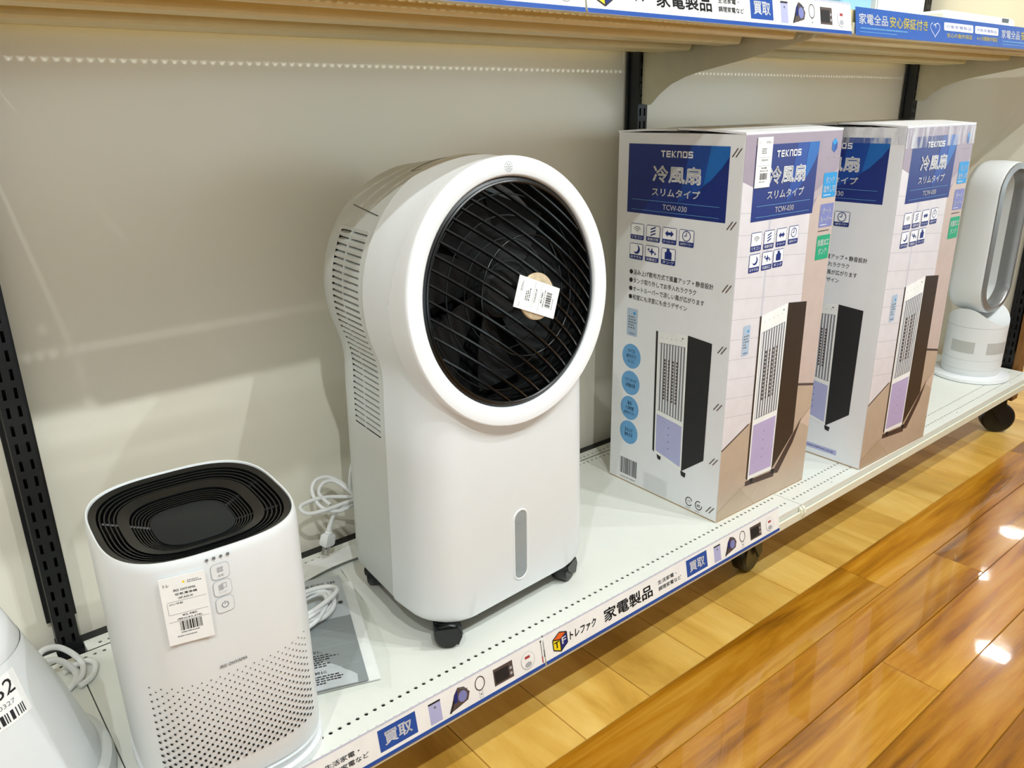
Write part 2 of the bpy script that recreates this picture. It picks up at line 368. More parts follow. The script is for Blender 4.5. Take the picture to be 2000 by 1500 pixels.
for bi, x0 in enumerate((-1.2, 0.0, 1.2)):
    xa, xb = x0+G, x0+1.2-G
    t = thing('base_shelf', (x0+.6, -.32, 0), 0, DL[bi], 'shelf', 'base shelves of the display rack')
    b = MB(); sheet(b, xa, xb, -.547, -.089, RF+RB, DZ)
    b.add([(xa,-.547,DZ),(xb,-.547,DZ),(xb,-.547,DZ-.031),(xa,-.547,DZ-.031)], [(3,2,1,0)])
    b.add([(xa+.0175,-.089,DZ),(xb-.0175,-.089,DZ),(xb-.0175,-.089,DZ-.031),(xa+.0175,-.089,DZ-.031)], [(0,1,2,3)])
    for xx in (xa, xb): b.add([(xx,-.547,DZ),(xx,-.117,DZ),(xx,-.117,DZ-.031),(xx,-.547,DZ-.031)], [(0,1,2,3) if xx == xb else (3,2,1,0)])
    b.add([(xa,-.547,DZ-.031),(xb,-.547,DZ-.031),(xb,-.117,DZ-.031),(xa,-.117,DZ-.031)], [(3,2,1,0)])  # unseen bottom plate, added to shut out light so the holes stay black
    b.add([(xa+.0175,-.117,DZ-.031),(xb-.0175,-.117,DZ-.031),(xb-.0175,-.089,DZ-.031),(xa+.0175,-.089,DZ-.031)], [(3,2,1,0)])
    b.build('deck_plate', SHELFW, t, world=True)
    b = MB(); rail(b, xa+.006, xb-.006, -.549, DZ); b.build('price_rail', RAILC, t, world=True, smooth=35)
    for xx in (xa+.0035, xb-.0035):
        b = MB(); b.prism([(-.548,DZ-.003),(-.553,DZ-.007),(-.5555,DZ-.016),(-.554,DZ-.028),(-.548,DZ-.031)], xx-.0032, xx+.0032, 'x'); b.build('rail_cap', RAILC, t, world=True)
    for xx in ((1.335, 1.93, 2.27) if bi == 2 else ()):
        MB().lathe([(.0022,DZ+.0001),(.0022,DZ+.0009),(.0012,DZ+.0012)], 8, c=(xx,-.5345,0), cap1=True).build('rail_pin', GREYP, t, world=True)
    for cx, cy, ang in ((x0+.03, -.45, .5), (x0+1.2-.045, -.455, .2)) if bi == 1 else (((x0+.6, -.45, .3),) if bi == 0 else ((x0+1.14, -.47, -.9), (x0+.6, -.3, .3))):
        wz = .045
        M = Matrix.Translation((cx, cy, 0)) @ Matrix.Rotation(ang, 4, 'Z')
        cb = MB(); cb.box(-.035,.035,-.035,.035,.135,.1485); cb.lathe([(.018,.118),(.024,.135)], 14, cap0=True)
        cb.prism([(-.03,.12),(.03,.12),(.045,.04),(.03,.032),(-.02,.1)], -.026, -.021, 'y'); cb.prism([(-.03,.12),(.03,.12),(.045,.04),(.03,.032),(-.02,.1)], .021, .026, 'y')
        cb.box(-.03,.03,-.026,.026,.114,.121)
        co = cb.xf(M).build('caster', BLACKM, t, world=True)
        w = MB(); w.lathe([(.012,-.017),(.040,-.017),(.045,-.012),(.045,.012),(.040,.017),(.012,.017)], 28, cap0=True, cap1=True)
        wo = w.xf(M @ Matrix.Translation((.025,0,wz)) @ Matrix.Rotation(R(90),4,'X')).xf(Matrix.Identity(4))
        wo.v = [tuple(PM[t.name].inverted() @ Vector(p)) for p in wo.v]
        wobj = wo.build('wheel', BLACKP, co, smooth=40)

# black back rail under the panels
tag(MB().box(-1.2, 2.4, -.0885, -.0635, DZ-.06, DZ-.004).build('base_rail', BLACKM, origin=(0.6,-.06,DZ-.06)), 'long black steel rail behind the base shelves at the panel foot', 'rail')

# back panels
PL = ['off-white back panel left of the slotted black post beside the tall purifier', 'off-white back panel behind the air purifier and round air cooler', 'off-white back panel behind the second cooler carton']
for bi, x0 in enumerate((-1.2, 0.0, 1.2)):
    tag(MB().box(x0+.0005, x0+1.1995, -.062, -.052, DZ-.02, DZ+1.55).build('back_panel', PANEL, origin=(x0+.6,-.057,DZ-.02)), PL[bi], 'panel', 'back panels of the display rack')
tag(MB().box(2.442, 2.452, -.444, -.03, DZ-.02, DZ+1.55).build('end_panel', PANEL, origin=(2.447,-.24,DZ-.02)), 'off-white end panel closing the rack beside the bladeless fan', 'panel')

# slotted uprights
def upright(x, label, M=None, H=1.55, name='slotted_post'):
    t = thing(name, (x if M is None else M[0], -.085 if M is None else M[1], DZ-.12), 0 if M is None else M[2], label, 'post', 'black slotted posts of the rack')
    b = MB(); hw, dp = .0145, .013     # local: front is -y
    z0 = .125; pit = .0254; sw, sh = .0021, .0075
    cxs = (-.0066, .0066); xs = [-hw, cxs[0]-sw, cxs[0]+sw, cxs[1]-sw, cxs[1]+sw, hw]
    n = int((H-.02)/pit)
    for i in range(n):
        za = z0+pit*i; ys = -dp
        zz = [za, za+pit/2-sh, za+pit/2+sh, za+pit]
        for r in range(3):
            for c in range(5):
                if r == 1 and c in (1, 3): continue
                b.add([(xs[c],ys,zz[r]),(xs[c+1],ys,zz[r]),(xs[c+1],ys,zz[r+1]),(xs[c],ys,zz[r+1])], [(0,1,2,3)])
        for c in (1, 3):
            q = [(xs[c],zz[1]),(xs[c+1],zz[1]),(xs[c+1],zz[2]),(xs[c],zz[2])]
            for k in range(4):
                p, s_ = q[k], q[(k+1)%4]
                b.add([(p[0],ys,p[1]),(s_[0],ys,s_[1]),(s_[0],ys+.002,s_[1]),(p[0],ys+.002,p[1])], [(3,2,1,0)])
    ze = z0+pit*n
    for s_ in (-1, 1): b.add([(s_*hw,-dp,z0),(s_*hw,.013,z0),(s_*hw,.013,ze),(s_*hw,-dp,ze)], [(0,1,2,3) if s_ > 0 else (3,2,1,0)])
    b.build('slotted_channel', BLACKM, t)
    MB().box(-hw+.001, hw-.001, .009, .013, z0, ze).build('channel_back', DARK, t)
    for s_ in (-1, 1):
        x0, x1 = sorted((s_*(hw+.0002), s_*.0198)); MB().box(x0, x1, .012, .0175, z0+.035, ze).build('side_flange', BLACKM, t)
    f = MB(); f.box(-hw-.0012, hw+.0012, -dp-.016, .012, 0, .1165); f.box(-hw-.0012, hw+.0012, -dp-.001, .012, .1165, .132); f.build('foot_sleeve', BLACKM, t)
    return t
upright(0.0, 'slotted black steel post left of the air purifier')
upright(1.2, 'slotted black steel post behind the first cooler carton')
upright(2.4, 'slotted black steel post behind the second cooler carton')
upright(0, 'slotted black steel post at the rack end right of the fan', M=(2.437, -.4655, -R(90)), name='slotted_post')
tag(MB().bevbox(2.415, 2.455, -.503, -.4865, DZ-.10, DZ+1.55, .002).build('wooden_edge_strip', TRIMW, origin=(2.435,-.495,DZ-.10)), 'brown wooden edge strip beside the slotted end post', 'wood strip')

# ================================================================ upper shelves with brackets
ZS = 0.882; YF = -.5335
UL = ['cream upper shelf at the far left, out of frame', 'cream upper shelf above the air cooler, white printed strip on its front', 'cream upper shelf above the cartons, blue banner on its front']
for bi, x0 in enumerate((-1.2, 0.0, 1.2)):
    xa, xb = x0+G, x0+1.2-G
    t = thing('upper_shelf', (x0+.6, -.3, DZ+ZS-.042), 0, UL[bi], 'shelf', 'upper shelves of the display rack')
    b = MB(); z = DZ+ZS
    sheet(b, xa, xb, YF+.002, -.089, (-.508, -.480)+RB, z, HR=.0035)
    b.box(xa, xb, YF+.002, YF+.0032, z-.036, z-.0002); b.box(xa+.0175, xb-.0175, -.0902, -.089, z-.0385, z-.0002)
    b.box(xa, xb, YF+.0032, YF+.016, z-.036, z-.0348)
    b.build('shelf_plate', UNDER, t, world=True)
    for ya, yb, zb in ((-.452,-.4315,.8425), (-.345,-.297,.8415), (-.235,-.160,.8375)):
        r = MB(); e = .010
        prof = [(ya-.004, z-.001),(ya, DZ+zb+.003),(ya+.003, DZ+zb),(yb-.003, DZ+zb),(yb, DZ+zb+.003),(yb+.004, z-.001)]
        rings = [[(xx+s_*(.012 if p[1] > z-.01 else 0), p[0], p[1]) for p in prof] for xx, s_ in ((xa+.02,-1),(xb-.026,1))]
        r.loft(rings, 0, True, True); r.build('stiffening_rib', UNDER, t, world=True)
    b = MB(); rail(b, xa+.004, xb-.004, YF, z-.007); b.build('price_rail', RAILC, t, world=True, smooth=35)
BP = [(-.0975,.878),(-.0975,.798),(-.0945,.797),(-.0955,.784),(-.089,.782),(-.089,.769),(-.098,.768),(-.099,.760),(-.088,.757),(-.0885,.746),(-.104,.744),(-.118,.742),(-.126,.747),(-.145,.764),(-.173,.781),(-.207,.793),(-.239,.8005),(-.344,.818),(-.434,.836),(-.488,.847),(-.520,.850),(-.520,.878)]
for x, lb in ((0.0, 'beige shelf bracket above the air purifier, out of frame'), (1.2, 'beige curved shelf bracket above the first cooler carton'), (2.4, 'beige curved shelf bracket above the second cooler carton')):
    b = MB(); xx = x-.002 if x < 2.3 else x
    b.prism([(p[0], p[1]+DZ) for p in BP], xx-.0015, xx+.0015, 'x')
    tag(b.build('shelf_bracket', BRACK, origin=(x,-.3,DZ+.742)), lb, 'bracket', 'brackets of the upper shelves')

# ================================================================ printed strips
def cube_logo(p, u, v, h):
    w = h*.92
    p.poly([(u,v-h*.10),(u+w*.5,v-h*.32),(u+w*.5,v+h*.28),(u,v+h*.42)], YEL, 2); p.poly([(u+w*.5,v-h*.32),(u+w,v-h*.05),(u+w,v+h*.52),(u+w*.5,v+h*.28)], NAVY, 2)
    p.poly([(u,v+h*.42),(u+w*.5,v+h*.28),(u+w,v+h*.52),(u+w*.5,v+h*.68)], ORINK, 2)
    for a, b_ in (((u,v-h*.10),(u+w*.5,v-h*.32)),((u+w*.5,v-h*.32),(u+w,v-h*.05)),((u+w,v-h*.05),(u+w,v+h*.52)),((u,v-h*.10),(u,v+h*.42)),((u+w*.5,v-h*.32),(u+w*.5,v+h*.28)),((u,v+h*.42),(u+w*.5,v+h*.28)),((u+w*.5,v+h*.28),(u+w,v+h*.52)),((u,v+h*.42),(u+w*.5,v+h*.68)),((u+w*.5,v+h*.68),(u+w,v+h*.52))):
        p.line(a, b_, h*.055, INK, 3)
    p.text('T', u+w*.09, u+w*.41, v-h*.06, v+h*.26, INK, 4, .03); p.text('F', u+w*.62, u+w*.9, v+h*.0, v+h*.34, WINK, 4, .03)
def strip_sign(x0, L, yb, zb, label, grp, short=0.0, yt=None):
    H = .0475; tl = .19; k = L/.591
    V = Vector((0, math.sin(tl), math.cos(tl))); O = Vector((x0, yb, zb))
    t = thing('strip_sign', (x0+L/2, yb, zb), 0, label, 'sign', grp)
    W = PM[t.name].inverted(); Ol = W @ O
    c = MB(); N = Vector((0,-math.cos(tl), math.sin(tl)))
    q = [Ol, Ol+Vector((L,0,0)), Ol+Vector((L,0,0))+V*H, Ol+V*H]
    c.loft([[tuple(p_+N*(-.0004)) for p_ in q], [tuple(p_+N*.0001) for p_ in q]], 0, True, True); c.build('card', PAPER, t)
    p = Print(); m = .02275
    p.rect(0, L, .0002, .0054, SBLUE, 1); p.rect(0, L, H-.0012, H-.0006, LILAC, 1); p.rect(0, L, H-.0026, H-.0021, LILAC, 1)
    cube_logo(p, .016*k, m-.004, .030)
    p.text('トレファク', .049*k, .103*k, m-.0050, m+.0080, INK, 2, .055, slant=.12)
    p.text('家電製品', .122*k, .232*k, m-.009, m+.012, INK, 2, .036)
    p.text('生活家電・', .247*k, .293*k, m+.0035, m+.0105, INK, 2, .02); p.text('調理家電など', .247*k, .304*k, m-.0075, m-.0005, INK, 2, .02)
    p.rect(.3195*k, .3745*k, m-.0125, m+.0175, SBLUE, 1); p.text('買取', .3275*k, .367*k, m-.006, m+.011, WINK, 2, .036)
    a = .394*k; p.rect(a, a+.0185, m-.0145, m+.015, PURP, 1); p.rect(a, a+.0185, m+.013, m+.0155, INK, 2); p.rect(a+.008, a+.011, m+.006, m+.009, GINK, 2)
    a = .425*k; p.poly([(a,m-.013),(a+.012,m-.011),(a+.03,m-.007),(a+.034,m+.003),(a+.026,m+.014),(a+.016,m+.017),(a+.009,m+.009)], BROWNI, 1); p.poly([(a+.007,m-.002),(a+.013,m-.003),(a+.015,m+.014),(a+.010,m+.009)], NAVY, 2); p.ell(a+.022, m+.002, .007, .008, LILAC, 2); p.line((a+.018,m+.016),(a+.031,m+.009),.0012,GINK,3); p.line((a,m-.013),(a+.008,m+.002),.003,INK,3)
    a = .4765*k; p.ring(a, m+.006, .0085, .0105, .0016, BROWNI, 1); p.frame(a-.003, a+.003, m-.0155, m-.0045, .0006, LINK, 1); p.ell(a, m-.010, .0012, .0012, GINK, 2)
    a = .500*k; p.poly([(a,m-.011),(a+.034,m-.011),(a+.034,m+.014),(a,m+.014)], BROWNI, 1); p.rect(a+.002, a+.026, m-.008, m+.010, INK, 2); p.ell(a+.030, m+.004, .0022, .0022, LINK, 2); p.ell(a+.030, m-.004, .0022, .0022, LINK, 2)
    a = .561*k; p.ell(a, m, .0125, .0135, LINK, 1); p.ell(a, m+.0005, .0117, .0127, PAPER, 2); p.rect(a-.005, a+.004, m+.0035, m+.0075, REDI, 3); p.ell(a, m-.006, .006, .004, LINK, 3)
    a = L-.0035
    if x0 < 0: p.line((a,m-.006),(a,m+.016),.0013,GINK,1); p.ell(a, m+.0175, .0014, .0016, INK, 2); p.line((a,m-.006),(a,m-.016),.0022,REDI,1)
    p.build('strip_print', t, Ol, (1,0,0), V)
    return t
strip_sign(.5265, .591, -.5554, DZ-.0222, 'white printed price-rail strip with cube logo, below the first cooler carton', 'printed strips on the price rails')
strip_sign(-.067, .591, -.5554, DZ-.0222, 'white printed price-rail strip below the air purifier, blue square near its middle', 'printed strips on the price rails')
strip_sign(.6025, .591, -.5418, DZ+.8435, 'white printed strip along the upper shelf edge, nearest the blue banner', 'printed strips on the upper shelf edge')
strip_sign(.008, .591, -.5418, DZ+.8435, 'white printed strip along the upper shelf edge, farther from the blue banner', 'printed strips on the upper shelf edge')
def banner(x0, L, label):
    H = .043; tl = .15; V = Vector((0, math.sin(tl), math.cos(tl))); N = Vector((0,-math.cos(tl),math.sin(tl)))
    t = thing('blue_banner', (x0+L/2, -.5418, DZ+.8435), 0, label, 'sign', 'blue banners on the upper shelf edge'); Ol = Vector((-L/2,0,0))
    q = [Ol, Ol+Vector((L,0,0)), Ol+Vector((L,0,0))+V*H, Ol+V*H]
    c = MB(); c.loft([[tuple(p_+N*(-.0004)) for p_ in q], [tuple(p_+N*.0001) for p_ in q]], 0, True, True); c.build('card', BANNER, t)
    p = Print(); m = H/2
    p.text('家電全品', .010, .105, m-.004, m+.0125, WINK, 2, .018); p.text('安心保証付き', .112, .252, m-.005, m+.0125, YINK, 2, .018)
    p.lines(.014, .21, m-.0115, m-.0085, 1, SKY, 2, 5, .8); p.lines(.012, .15, m-.0165, m-.0148, 1, SKY, 2, 6, .8)
    hp = []
    for k in range(40):
        a = 2*math.pi*k/40; hp.append((.281+.00115*16*math.sin(a)**3, m+.00085*(13*math.cos(a)-5*math.cos(2*a)-2*math.cos(3*a)-math.cos(4*a))))
    for k in range(34): p.line(hp[k], hp[k+1], .0011, WINK, 2)
    p.line((.274,m+.006),(.281,m+.009),.0011,WINK,2); p.line((.281,m+.009),(.284,m+.002),.0011,WINK,2)
    for a, b_ in ((.317,.443), (.452,.563)):
        p.rrect(a, b_, m-.0005, m+.0135, .003, WINK, 2)
        p.text('対象家電製品', a+.008, b_-.008, m+.0035, m+.0095, LILAC, 3, .0)
    p.text('安心の動作保証', .330, .440, m-.0125, m-.0045, YINK, 2, .01); p.text('6ヶ月間動作保証', .462, .560, m-.0125, m-.0045, YINK, 2, .01)
    p.rect(L-.0012, L-.0004, .004, H-.004, SKY, 2)
    p.build('banner_print', t, Ol, (1,0,0), V)
banner(1.2065, .569, 'blue banner with white and yellow lettering next to the white strip')
banner(1.777, .569, 'blue banner at the far right of the upper shelf, cut off by the frame')

# ================================================================ the round air cooler
F = 0.135; YAW = 0.054; ZC = 0.504; RH = 0.1792; ZB = 0.040; RC = 0.022; ZJ = 0.4325
CO = (.56-F*math.sin(YAW)*1.0, -.459+F*math.cos(YAW), DZ)
cooler = thing('air_cooler', CO, YAW, 'large white evaporative air cooler with round black grille and castors', 'air cooler')
WJ = math.sqrt(RH**2-(ZJ-ZC)**2)
def colw(z):
    if z < .355: return .1665+(.1590-.1665)*(z-.04)/(.315)
    t = (z-.355)/(ZJ-.355); h = ZJ-.355; m0, m1 = -.024*h, .43*h
    return (2*t**3-3*t**2+1)*.1590+(t**3-2*t**2+t)*m0+(-2*t**3+3*t**2)*WJ+(t**3-t**2)*m1
def half_x(z, i):
    return math.sqrt(max(0, (RH-i)**2-(z-ZC)**2)) if z >= ZJ else colw(z)-i
LZ0, LZ1 = .305, .595
def outline(i_col, i_head):
    """right half from bottom middle to the top, then mirrored: closed loop of (x, z)"""
    r = []
    wb = colw(ZB)-i_col
    for t in (0, .35, .7): r.append((t*(wb-RC), ZB))
    for k in range(5): a = R(-90+22.5*k); r.append((wb-RC+RC*math.cos(a), ZB+RC+RC*math.sin(a)))
    zs = [.10,.15,.20,.25,LZ0,.325,.34,.355,.37,.385,.40,.412,.423]
    for z in zs:
        bl = 1 if z < .355 else max(0, 1-(z-.355)/(ZJ-.355)); bl = bl*bl*(3-2*bl)
        r.append((colw(z)-(i_col*bl+i_head*(1-bl)), z))
    a0 = math.asin((ZJ-ZC)/RH); a1 = math.asin((LZ1-ZC)/RH)
    for k in range(9): a = a0+(a1-a0)*k/8; r.append(((RH-i_head)*math.cos(a), ZC+(RH-i_head)*math.sin(a)))
    for k in range(1, 12): a = a1+(math.pi/2-a1)*k/11; r.append(((RH-i_head)*math.cos(a), ZC+(RH-i_head)*math.sin(a)))
    r[-1] = (0.0, r[-1][1])
    return r + [(-x, z) for x, z in reversed(r[1:-1])]
kz = lambda z: max(0.0, (z-.39)*.09)
SEAM = .10
def fring(ly):
    ry, rx = .062, .052
    i = rx*(1-math.sqrt(max(0, 1-((ry-ly)/ry)**2))) if ly < ry else 0
    return [(x, -F+ly+kz(z)*(1-ly/SEAM), z) for x, z in outline(i, min(i, .0012))]
b = MB()
rings = [fring(l) for l in (SEAM,.085,.07,.055,.042,.031,.022,.014,.008,.0035,.001,0)]
o0 = rings[-1]
for s_ in (.85,.68,.52,.36,.2,.0):
    rr = []
    for x, y, z in o0:
        d = math.hypot(x, z-ZC); f = .166/d; px, pz = x*f, ZC+(z-ZC)*f
        xx, zz = px+(x-px)*s_, pz+(z-pz)*s_; rr.append((xx, -F+kz(zz), zz))
    rings.append(rr)
rings.append([(x, y+.06, z) for x, y, z in rings[-1]])
b.loft(rings, 0)
b.build('front_shell', WHITE, cooler, smooth=38)
def rinset(ly):
    i = .0016+.0135*(ly-SEAM)/.105 if ly < .205 else .0151
    if ly > .205: t = (ly-.205)/.065; i += .055*(1-math.sqrt(max(0, 1-t*t)))
    return i
LYS = [SEAM-.004,.108,.117,.138,.159,.18,.20,.207,.22,.235,.248,.258,.265,.27]
LY0, LY1 = .117, .20
rr = [[(x, -F+ly, z) for x, z in outline(rinset(ly), rinset(ly))] for ly in LYS]
n = len(rr[0]); b = MB(); vs = [p for r_ in rr for p in r_]; fs = []
for i in range(len(rr)-1):
    for j in range(n):
        k = (j+1) % n; zm = (rr[i][j][2]+rr[i][k][2])/2; xm = (rr[i][j][0]+rr[i][k][0])/2
        if LY0-.001 < LYS[i] < LY1-.001 and LZ0 < zm < LZ1 and abs(xm) > .1: continue
        fs.append((i*n+k, i*n+j, (i+1)*n+j, (i+1)*n+k))
fs.append(tuple((len(rr)-1)*n+j for j in range(n)))
fs.append(tuple(reversed([j for j in range(n)])))
b.add(vs, fs); b.build('rear_shell', GREYP, cooler, smooth=38)
# louvres: every slat its own piece
NS = 33; pz = (LZ1-LZ0)/NS
for s_ in (-1, 1):
    bk = MB(); zz = [LZ0-.004+(LZ1-LZ0+.008)*k/24 for k in range(25)]
    bk.loft([[(s_*(half_x(z, rinset(ly))-.0085), -F+ly, z) for ly in (LY0-.003,.14,.16,.18,LY1+.004)] for z in zz], 0, closed=False)
    bk.build('louvre_backing', DARK if False else mat('dark_grey_mesh', (70, 74, 76), .7), cooler)
    for k in range(NS):
        z = LZ0+pz*(k+.5); th = pz*.31; m_ = MB(); rg = []
        for ly in (LY0-.0005,.134,.151,.168,.185,LY1+.0005):
            xo = half_x(z, rinset(ly)); rg.append([(s_*(xo-.0002), -F+ly, z-th), (s_*(xo-.0002), -F+ly, z+th*.9), (s_*(xo-.0072), -F+ly, z+th+.0016), (s_*(xo-.0072), -F+ly, z-th+.0016)])
        m_.loft(rg, 0, True, True); m_.build('louvre_slat', GREYP, cooler)
    rb = MB(); rb.loft([[(s_*(half_x(z, rinset(ly))-d), -F+ly, z) for ly, d in ((.1655,.0002),(.1680,.0002),(.1680,.007),(.1655,.007))] for z in zz], 0, True, True); rb.build('louvre_rib', GREYP, cooler)
    # moulded seams across the rear shell
    ang = [(.612, .112, .203)]
    for zq, la, lb_ in ang:
        MB().tube([(s_*(half_x(zq+.001*q, rinset(la+(lb_-la)*q/6))+.0001), -F+la+(lb_-la)*q/6, zq+.001*q) for q in range(7)], .0006, 4).build('moulding_seam', DARK, cooler)
tp = MB(); tp.tube([((RH-rinset(.13)+.0002)*math.sin(R(a)), -F+.13, ZC+(RH-rinset(.13)+.0002)*math.cos(R(a))) for a in range(-24, 25, 4)], .0005, 4)
tp.tube([((RH-rinset(.13+.008*q)+.0002)*math.sin(R(-24)), -F+.104+.009*q, ZC+(RH-rinset(.104+.009*q)+.0002)*math.cos(R(-24))) for q in range(4)], .0005, 4)
tp.build('control_panel_outline', GINK, cooler)
# tilted front ring and grille: frame with -y outwards
TM = Matrix.Translation((0, -F-.001, ZC)) @ Matrix.Rotation(-.090, 4, 'X')
def ring_lathe(prof, n=72, **k):
    m_ = MB(); m_.lathe([(r, -d) for r, d in prof], n, **k); return m_.xf(TM @ Matrix.Rotation(R(90), 4, 'X'))   # lathe axis z -> -y
# profile (radius, outward distance)
def RL(prof, name, m, n=72, cap0=False, cap1=False, sm=35, par=None):
    mm = MB(); rg = [[(r*math.cos(2*math.pi*j/n), -d, r*math.sin(2*math.pi*j/n)) for j in range(n)] for r, d in prof]
    mm.loft(rg, 0, cap0, cap1); return mm.xf(TM).build(name, m, par or cooler, smooth=sm)
RL([(.178,-.045),(.1795,-.02),(.1806,-.005),(.1802,-.0022),(.1790,-.0006),(.1770,0),(.1580,-.0008),(.1560,-.0018),(.1545,-.0045),(.1542,-.03)], 'front_ring', RINGW, 96)
RL([(.1542,-.03),(.1542,-.006),(.1500,-.004),(.1475,-.007),(.1475,-.02)], 'grille_bezel', BLACKP, 96)
RL([(.1542,-.012),(.1542,-.09),(.02,-.09)], 'fan_housing', DARK, 48, cap1=True)
dome = lambda r: .040*(1-min(1, r/.150)**2)-.005
RL([(.1495,-.0065),(.1495,-.0025),(.1475,-.0015),(.1460,-.0025),(.1460,-.0065)], 'grille_rim', BLACKG, 96)
ca, sa = math.cos(R(-37.8)), math.sin(R(-37.8))
for k in range(16):
    c_ = .1347-.0176*k; L = math.sqrt(max(0, .1485**2-c_**2)); m_ = MB(); rg = []
    if L < .02: continue
    for q in range(15):
        s_ = -L+2*L*q/14; r_ = math.hypot(s_, c_); d = dome(r_)
        x, z = s_*ca-c_*sa, s_*sa+c_*ca; nx, nz = -sa, ca; w = .0011
        rg.append([(x-nx*w, -d, z-nz*w), (x+nx*w, -d, z+nz*w), (x+nx*w, -d+.0075, z+nz*w), (x-nx*w, -d+.0075, z-nz*w)])
    m_.loft(rg, 0, True, True); m_.xf(TM).build('grille_slat', BLACKG, cooler)
for r_, t_ in ((.080, .0011),):
    m_ = MB(); m_.tube([(r_*math.cos(2*math.pi*q/64), -dome(r_)+.004, r_*math.sin(2*math.pi*q/64)) for q in range(64)], t_, 6, closed=True); m_.xf(TM).build('grille_wire', BLACKG, cooler, smooth=60)
for r_ in (.045, .075, .105, .133):
    m_ = MB(); m_.tube([(r_*math.cos(2*math.pi*q/48), .022, r_*math.sin(2*math.pi*q/48)) for q in range(48)], .0011, 5, closed=True); m_.xf(TM).build('inner_wire', BLACKP, cooler, smooth=60)
for k in range(7):
    m_ = MB(); rg = []
    for q in range(7):
        r_ = .035+.016*q; a = R(360/7*k)+.25*q/6; wv = .018+.03*q/6
        tx, tz = -math.sin(a), math.cos(a); cx, cz = r_*math.cos(a), r_*math.sin(a)
        rg.append([(cx-tx*wv, .045, cz-tz*wv), (cx+tx*wv, .066, cz+tz*wv), (cx+tx*wv, .068, cz+tz*wv), (cx-tx*wv, .047, cz-tz*wv)])
    m_.loft(rg, 0, True, True); m_.xf(TM).build('fan_blade', DARK, cooler, smooth=50)
RL([(.034,-.07),(.034,-.035),(.028,-.03)], 'fan_hub', DARK, 32, cap1=True)
RL([(.0310,.0345),(.0310,.0368),(.030,.0378),(.012,.0382)], 'centre_badge', BADGE, 40, cap0=True, cap1=True)
# ring emblem: dots in a hexagon
em = MB()
for q in range(3):
    for k in range(6*q if q else 1):
        a = 2*math.pi*k/max(1, 6*q); x, z = .003*q*math.cos(a), .1665+.003*q*math.sin(a)
        em.add([(x+.0009*math.cos(R(60*j)), -.00025, z+.0009*math.sin(R(60*j))) for j in range(6)], [tuple(range(6))])
em.xf(TM).build('ring_emblem', LINK, cooler)
# water gauge window
gz0, gz1, gw = .063, .1786, .0127
def capsule(w, z0, z1, y, n=10):
    return [(w*math.cos(R(180*k/n)), y, z1-w+w*math.sin(R(180*k/n))) for k in range(n+1)] + [(-w*math.cos(R(180*k/n)), y, z0+w-w*math.sin(R(180*k/n))) for k in range(n+1)]
m_ = MB(); m_.loft([capsule(gw+.0026, gz0-.0026, gz1+.0026, -F+.0005), capsule(gw+.0018, gz0-.0018, gz1+.0018, -F-.0014), capsule(gw, gz0, gz1, -F-.0014), capsule(gw-.0008, gz0+.0008, gz1-.0008, -F-.0001)], 0)
m_.build('gauge_frame', RINGW, cooler, smooth=50)
m_ = MB(); m_.add(capsule(gw-.0006, gz0+.0006, gz1-.0006, -F-.0003), [tuple(range(22))[::-1]]); gp = m_.build('gauge_window', GAUGE, cooler)
p = Print(); p.rect(-.0001,.0001,.12,.1202,LINK,1); p.text('MAX', -.006, .006, .158, .163, LINK, 1); p.text('MIN', -.006, .006, .078, .083, LINK, 1); p.line((-.006,.086),(.006,.086),.0008,LINK,1); p.line((-.006,.155),(.006,.155),.0008,LINK,1)
gm = p.build('gauge_marks', cooler, (0,-F-.0004,0), (1,0,0), (0,0,1)); gm['kind'] = 'stuff'
MB().box(-.125, .125, -F+.03, F-.075, .030, ZB+.004).build('base_plate', BLACKP, cooler)
for lx, ly, ang in ((-.132,-.112,-.55), (.112,-.113,.35), (-.118,.088,.9), (.112,.088,.4)):
    M = Matrix.Translation((lx, ly, 0)) @ Matrix.Rotation(ang, 4, 'Z')
    cb = MB(); cb.lathe([(.012,.030),(.014,.041)], 14, cap0=True, cap1=True); cb.box(-.016,.018,-.016,.016,.030,.0365)
    for s_ in (-1, 1): cb.prism([(-.016,.036),(.018,.036),(.024,.022),(.018,.008),(.004,.012),(-.012,.026)], s_*.0165-.0015, s_*.0165+.0015, 'y')
    cb.add([(.019,-.017,.034),(.0255,-.017,.022),(.0255,.017,.022),(.019,.017,.034)], [(0,1,2,3)])
    co = cb.xf(M).build('caster', BLACKP, cooler)
    w = MB(); w.lathe([(.006,-.0145),(.0185,-.0145),(.0208,-.0115),(.0208,.0115),(.0185,.0145),(.006,.0145)], 24, cap0=True, cap1=True)
    w.xf(M @ Matrix.Translation((.004,0,.0209)) @ Matrix.Rotation(R(90),4,'X')).build('wheel', BLACKP, co, smooth=40)
# cord, loops and plug behind the cooler
cd = MB()
cd.tube(spline([(.478,-.165,.235+DZ),(.462,-.150,.200+DZ),(.452,-.140,.165+DZ),(.450,-.135,.130+DZ),(.462,-.135,.108+DZ),(.468,-.138,.104+DZ)], 8), .0032, 8)
cd.tube(spline([(.468,-.138,.104+DZ),(.44,-.128,.112+DZ),(.40,-.12,.120+DZ),(.362,-.125,.120+DZ),(.368,-.135,.108+DZ),(.40,-.14,.106+DZ),(.44,-.142,.108+DZ)], 8, True), .0034, 8)
cd.tube(spline([(.462,-.132,.106+DZ),(.435,-.105,.140+DZ),(.408,-.10,.146+DZ),(.392,-.108,.132+DZ),(.396,-.13,.108+DZ),(.425,-.145,.098+DZ)], 8, True), .0034, 8)
cd.tube(spline([(.458,-.138,.110+DZ),(.438,-.11,.134+DZ),(.416,-.105,.138+DZ),(.402,-.112,.125+DZ),(.41,-.135,.11+DZ)], 8), .0034, 8)
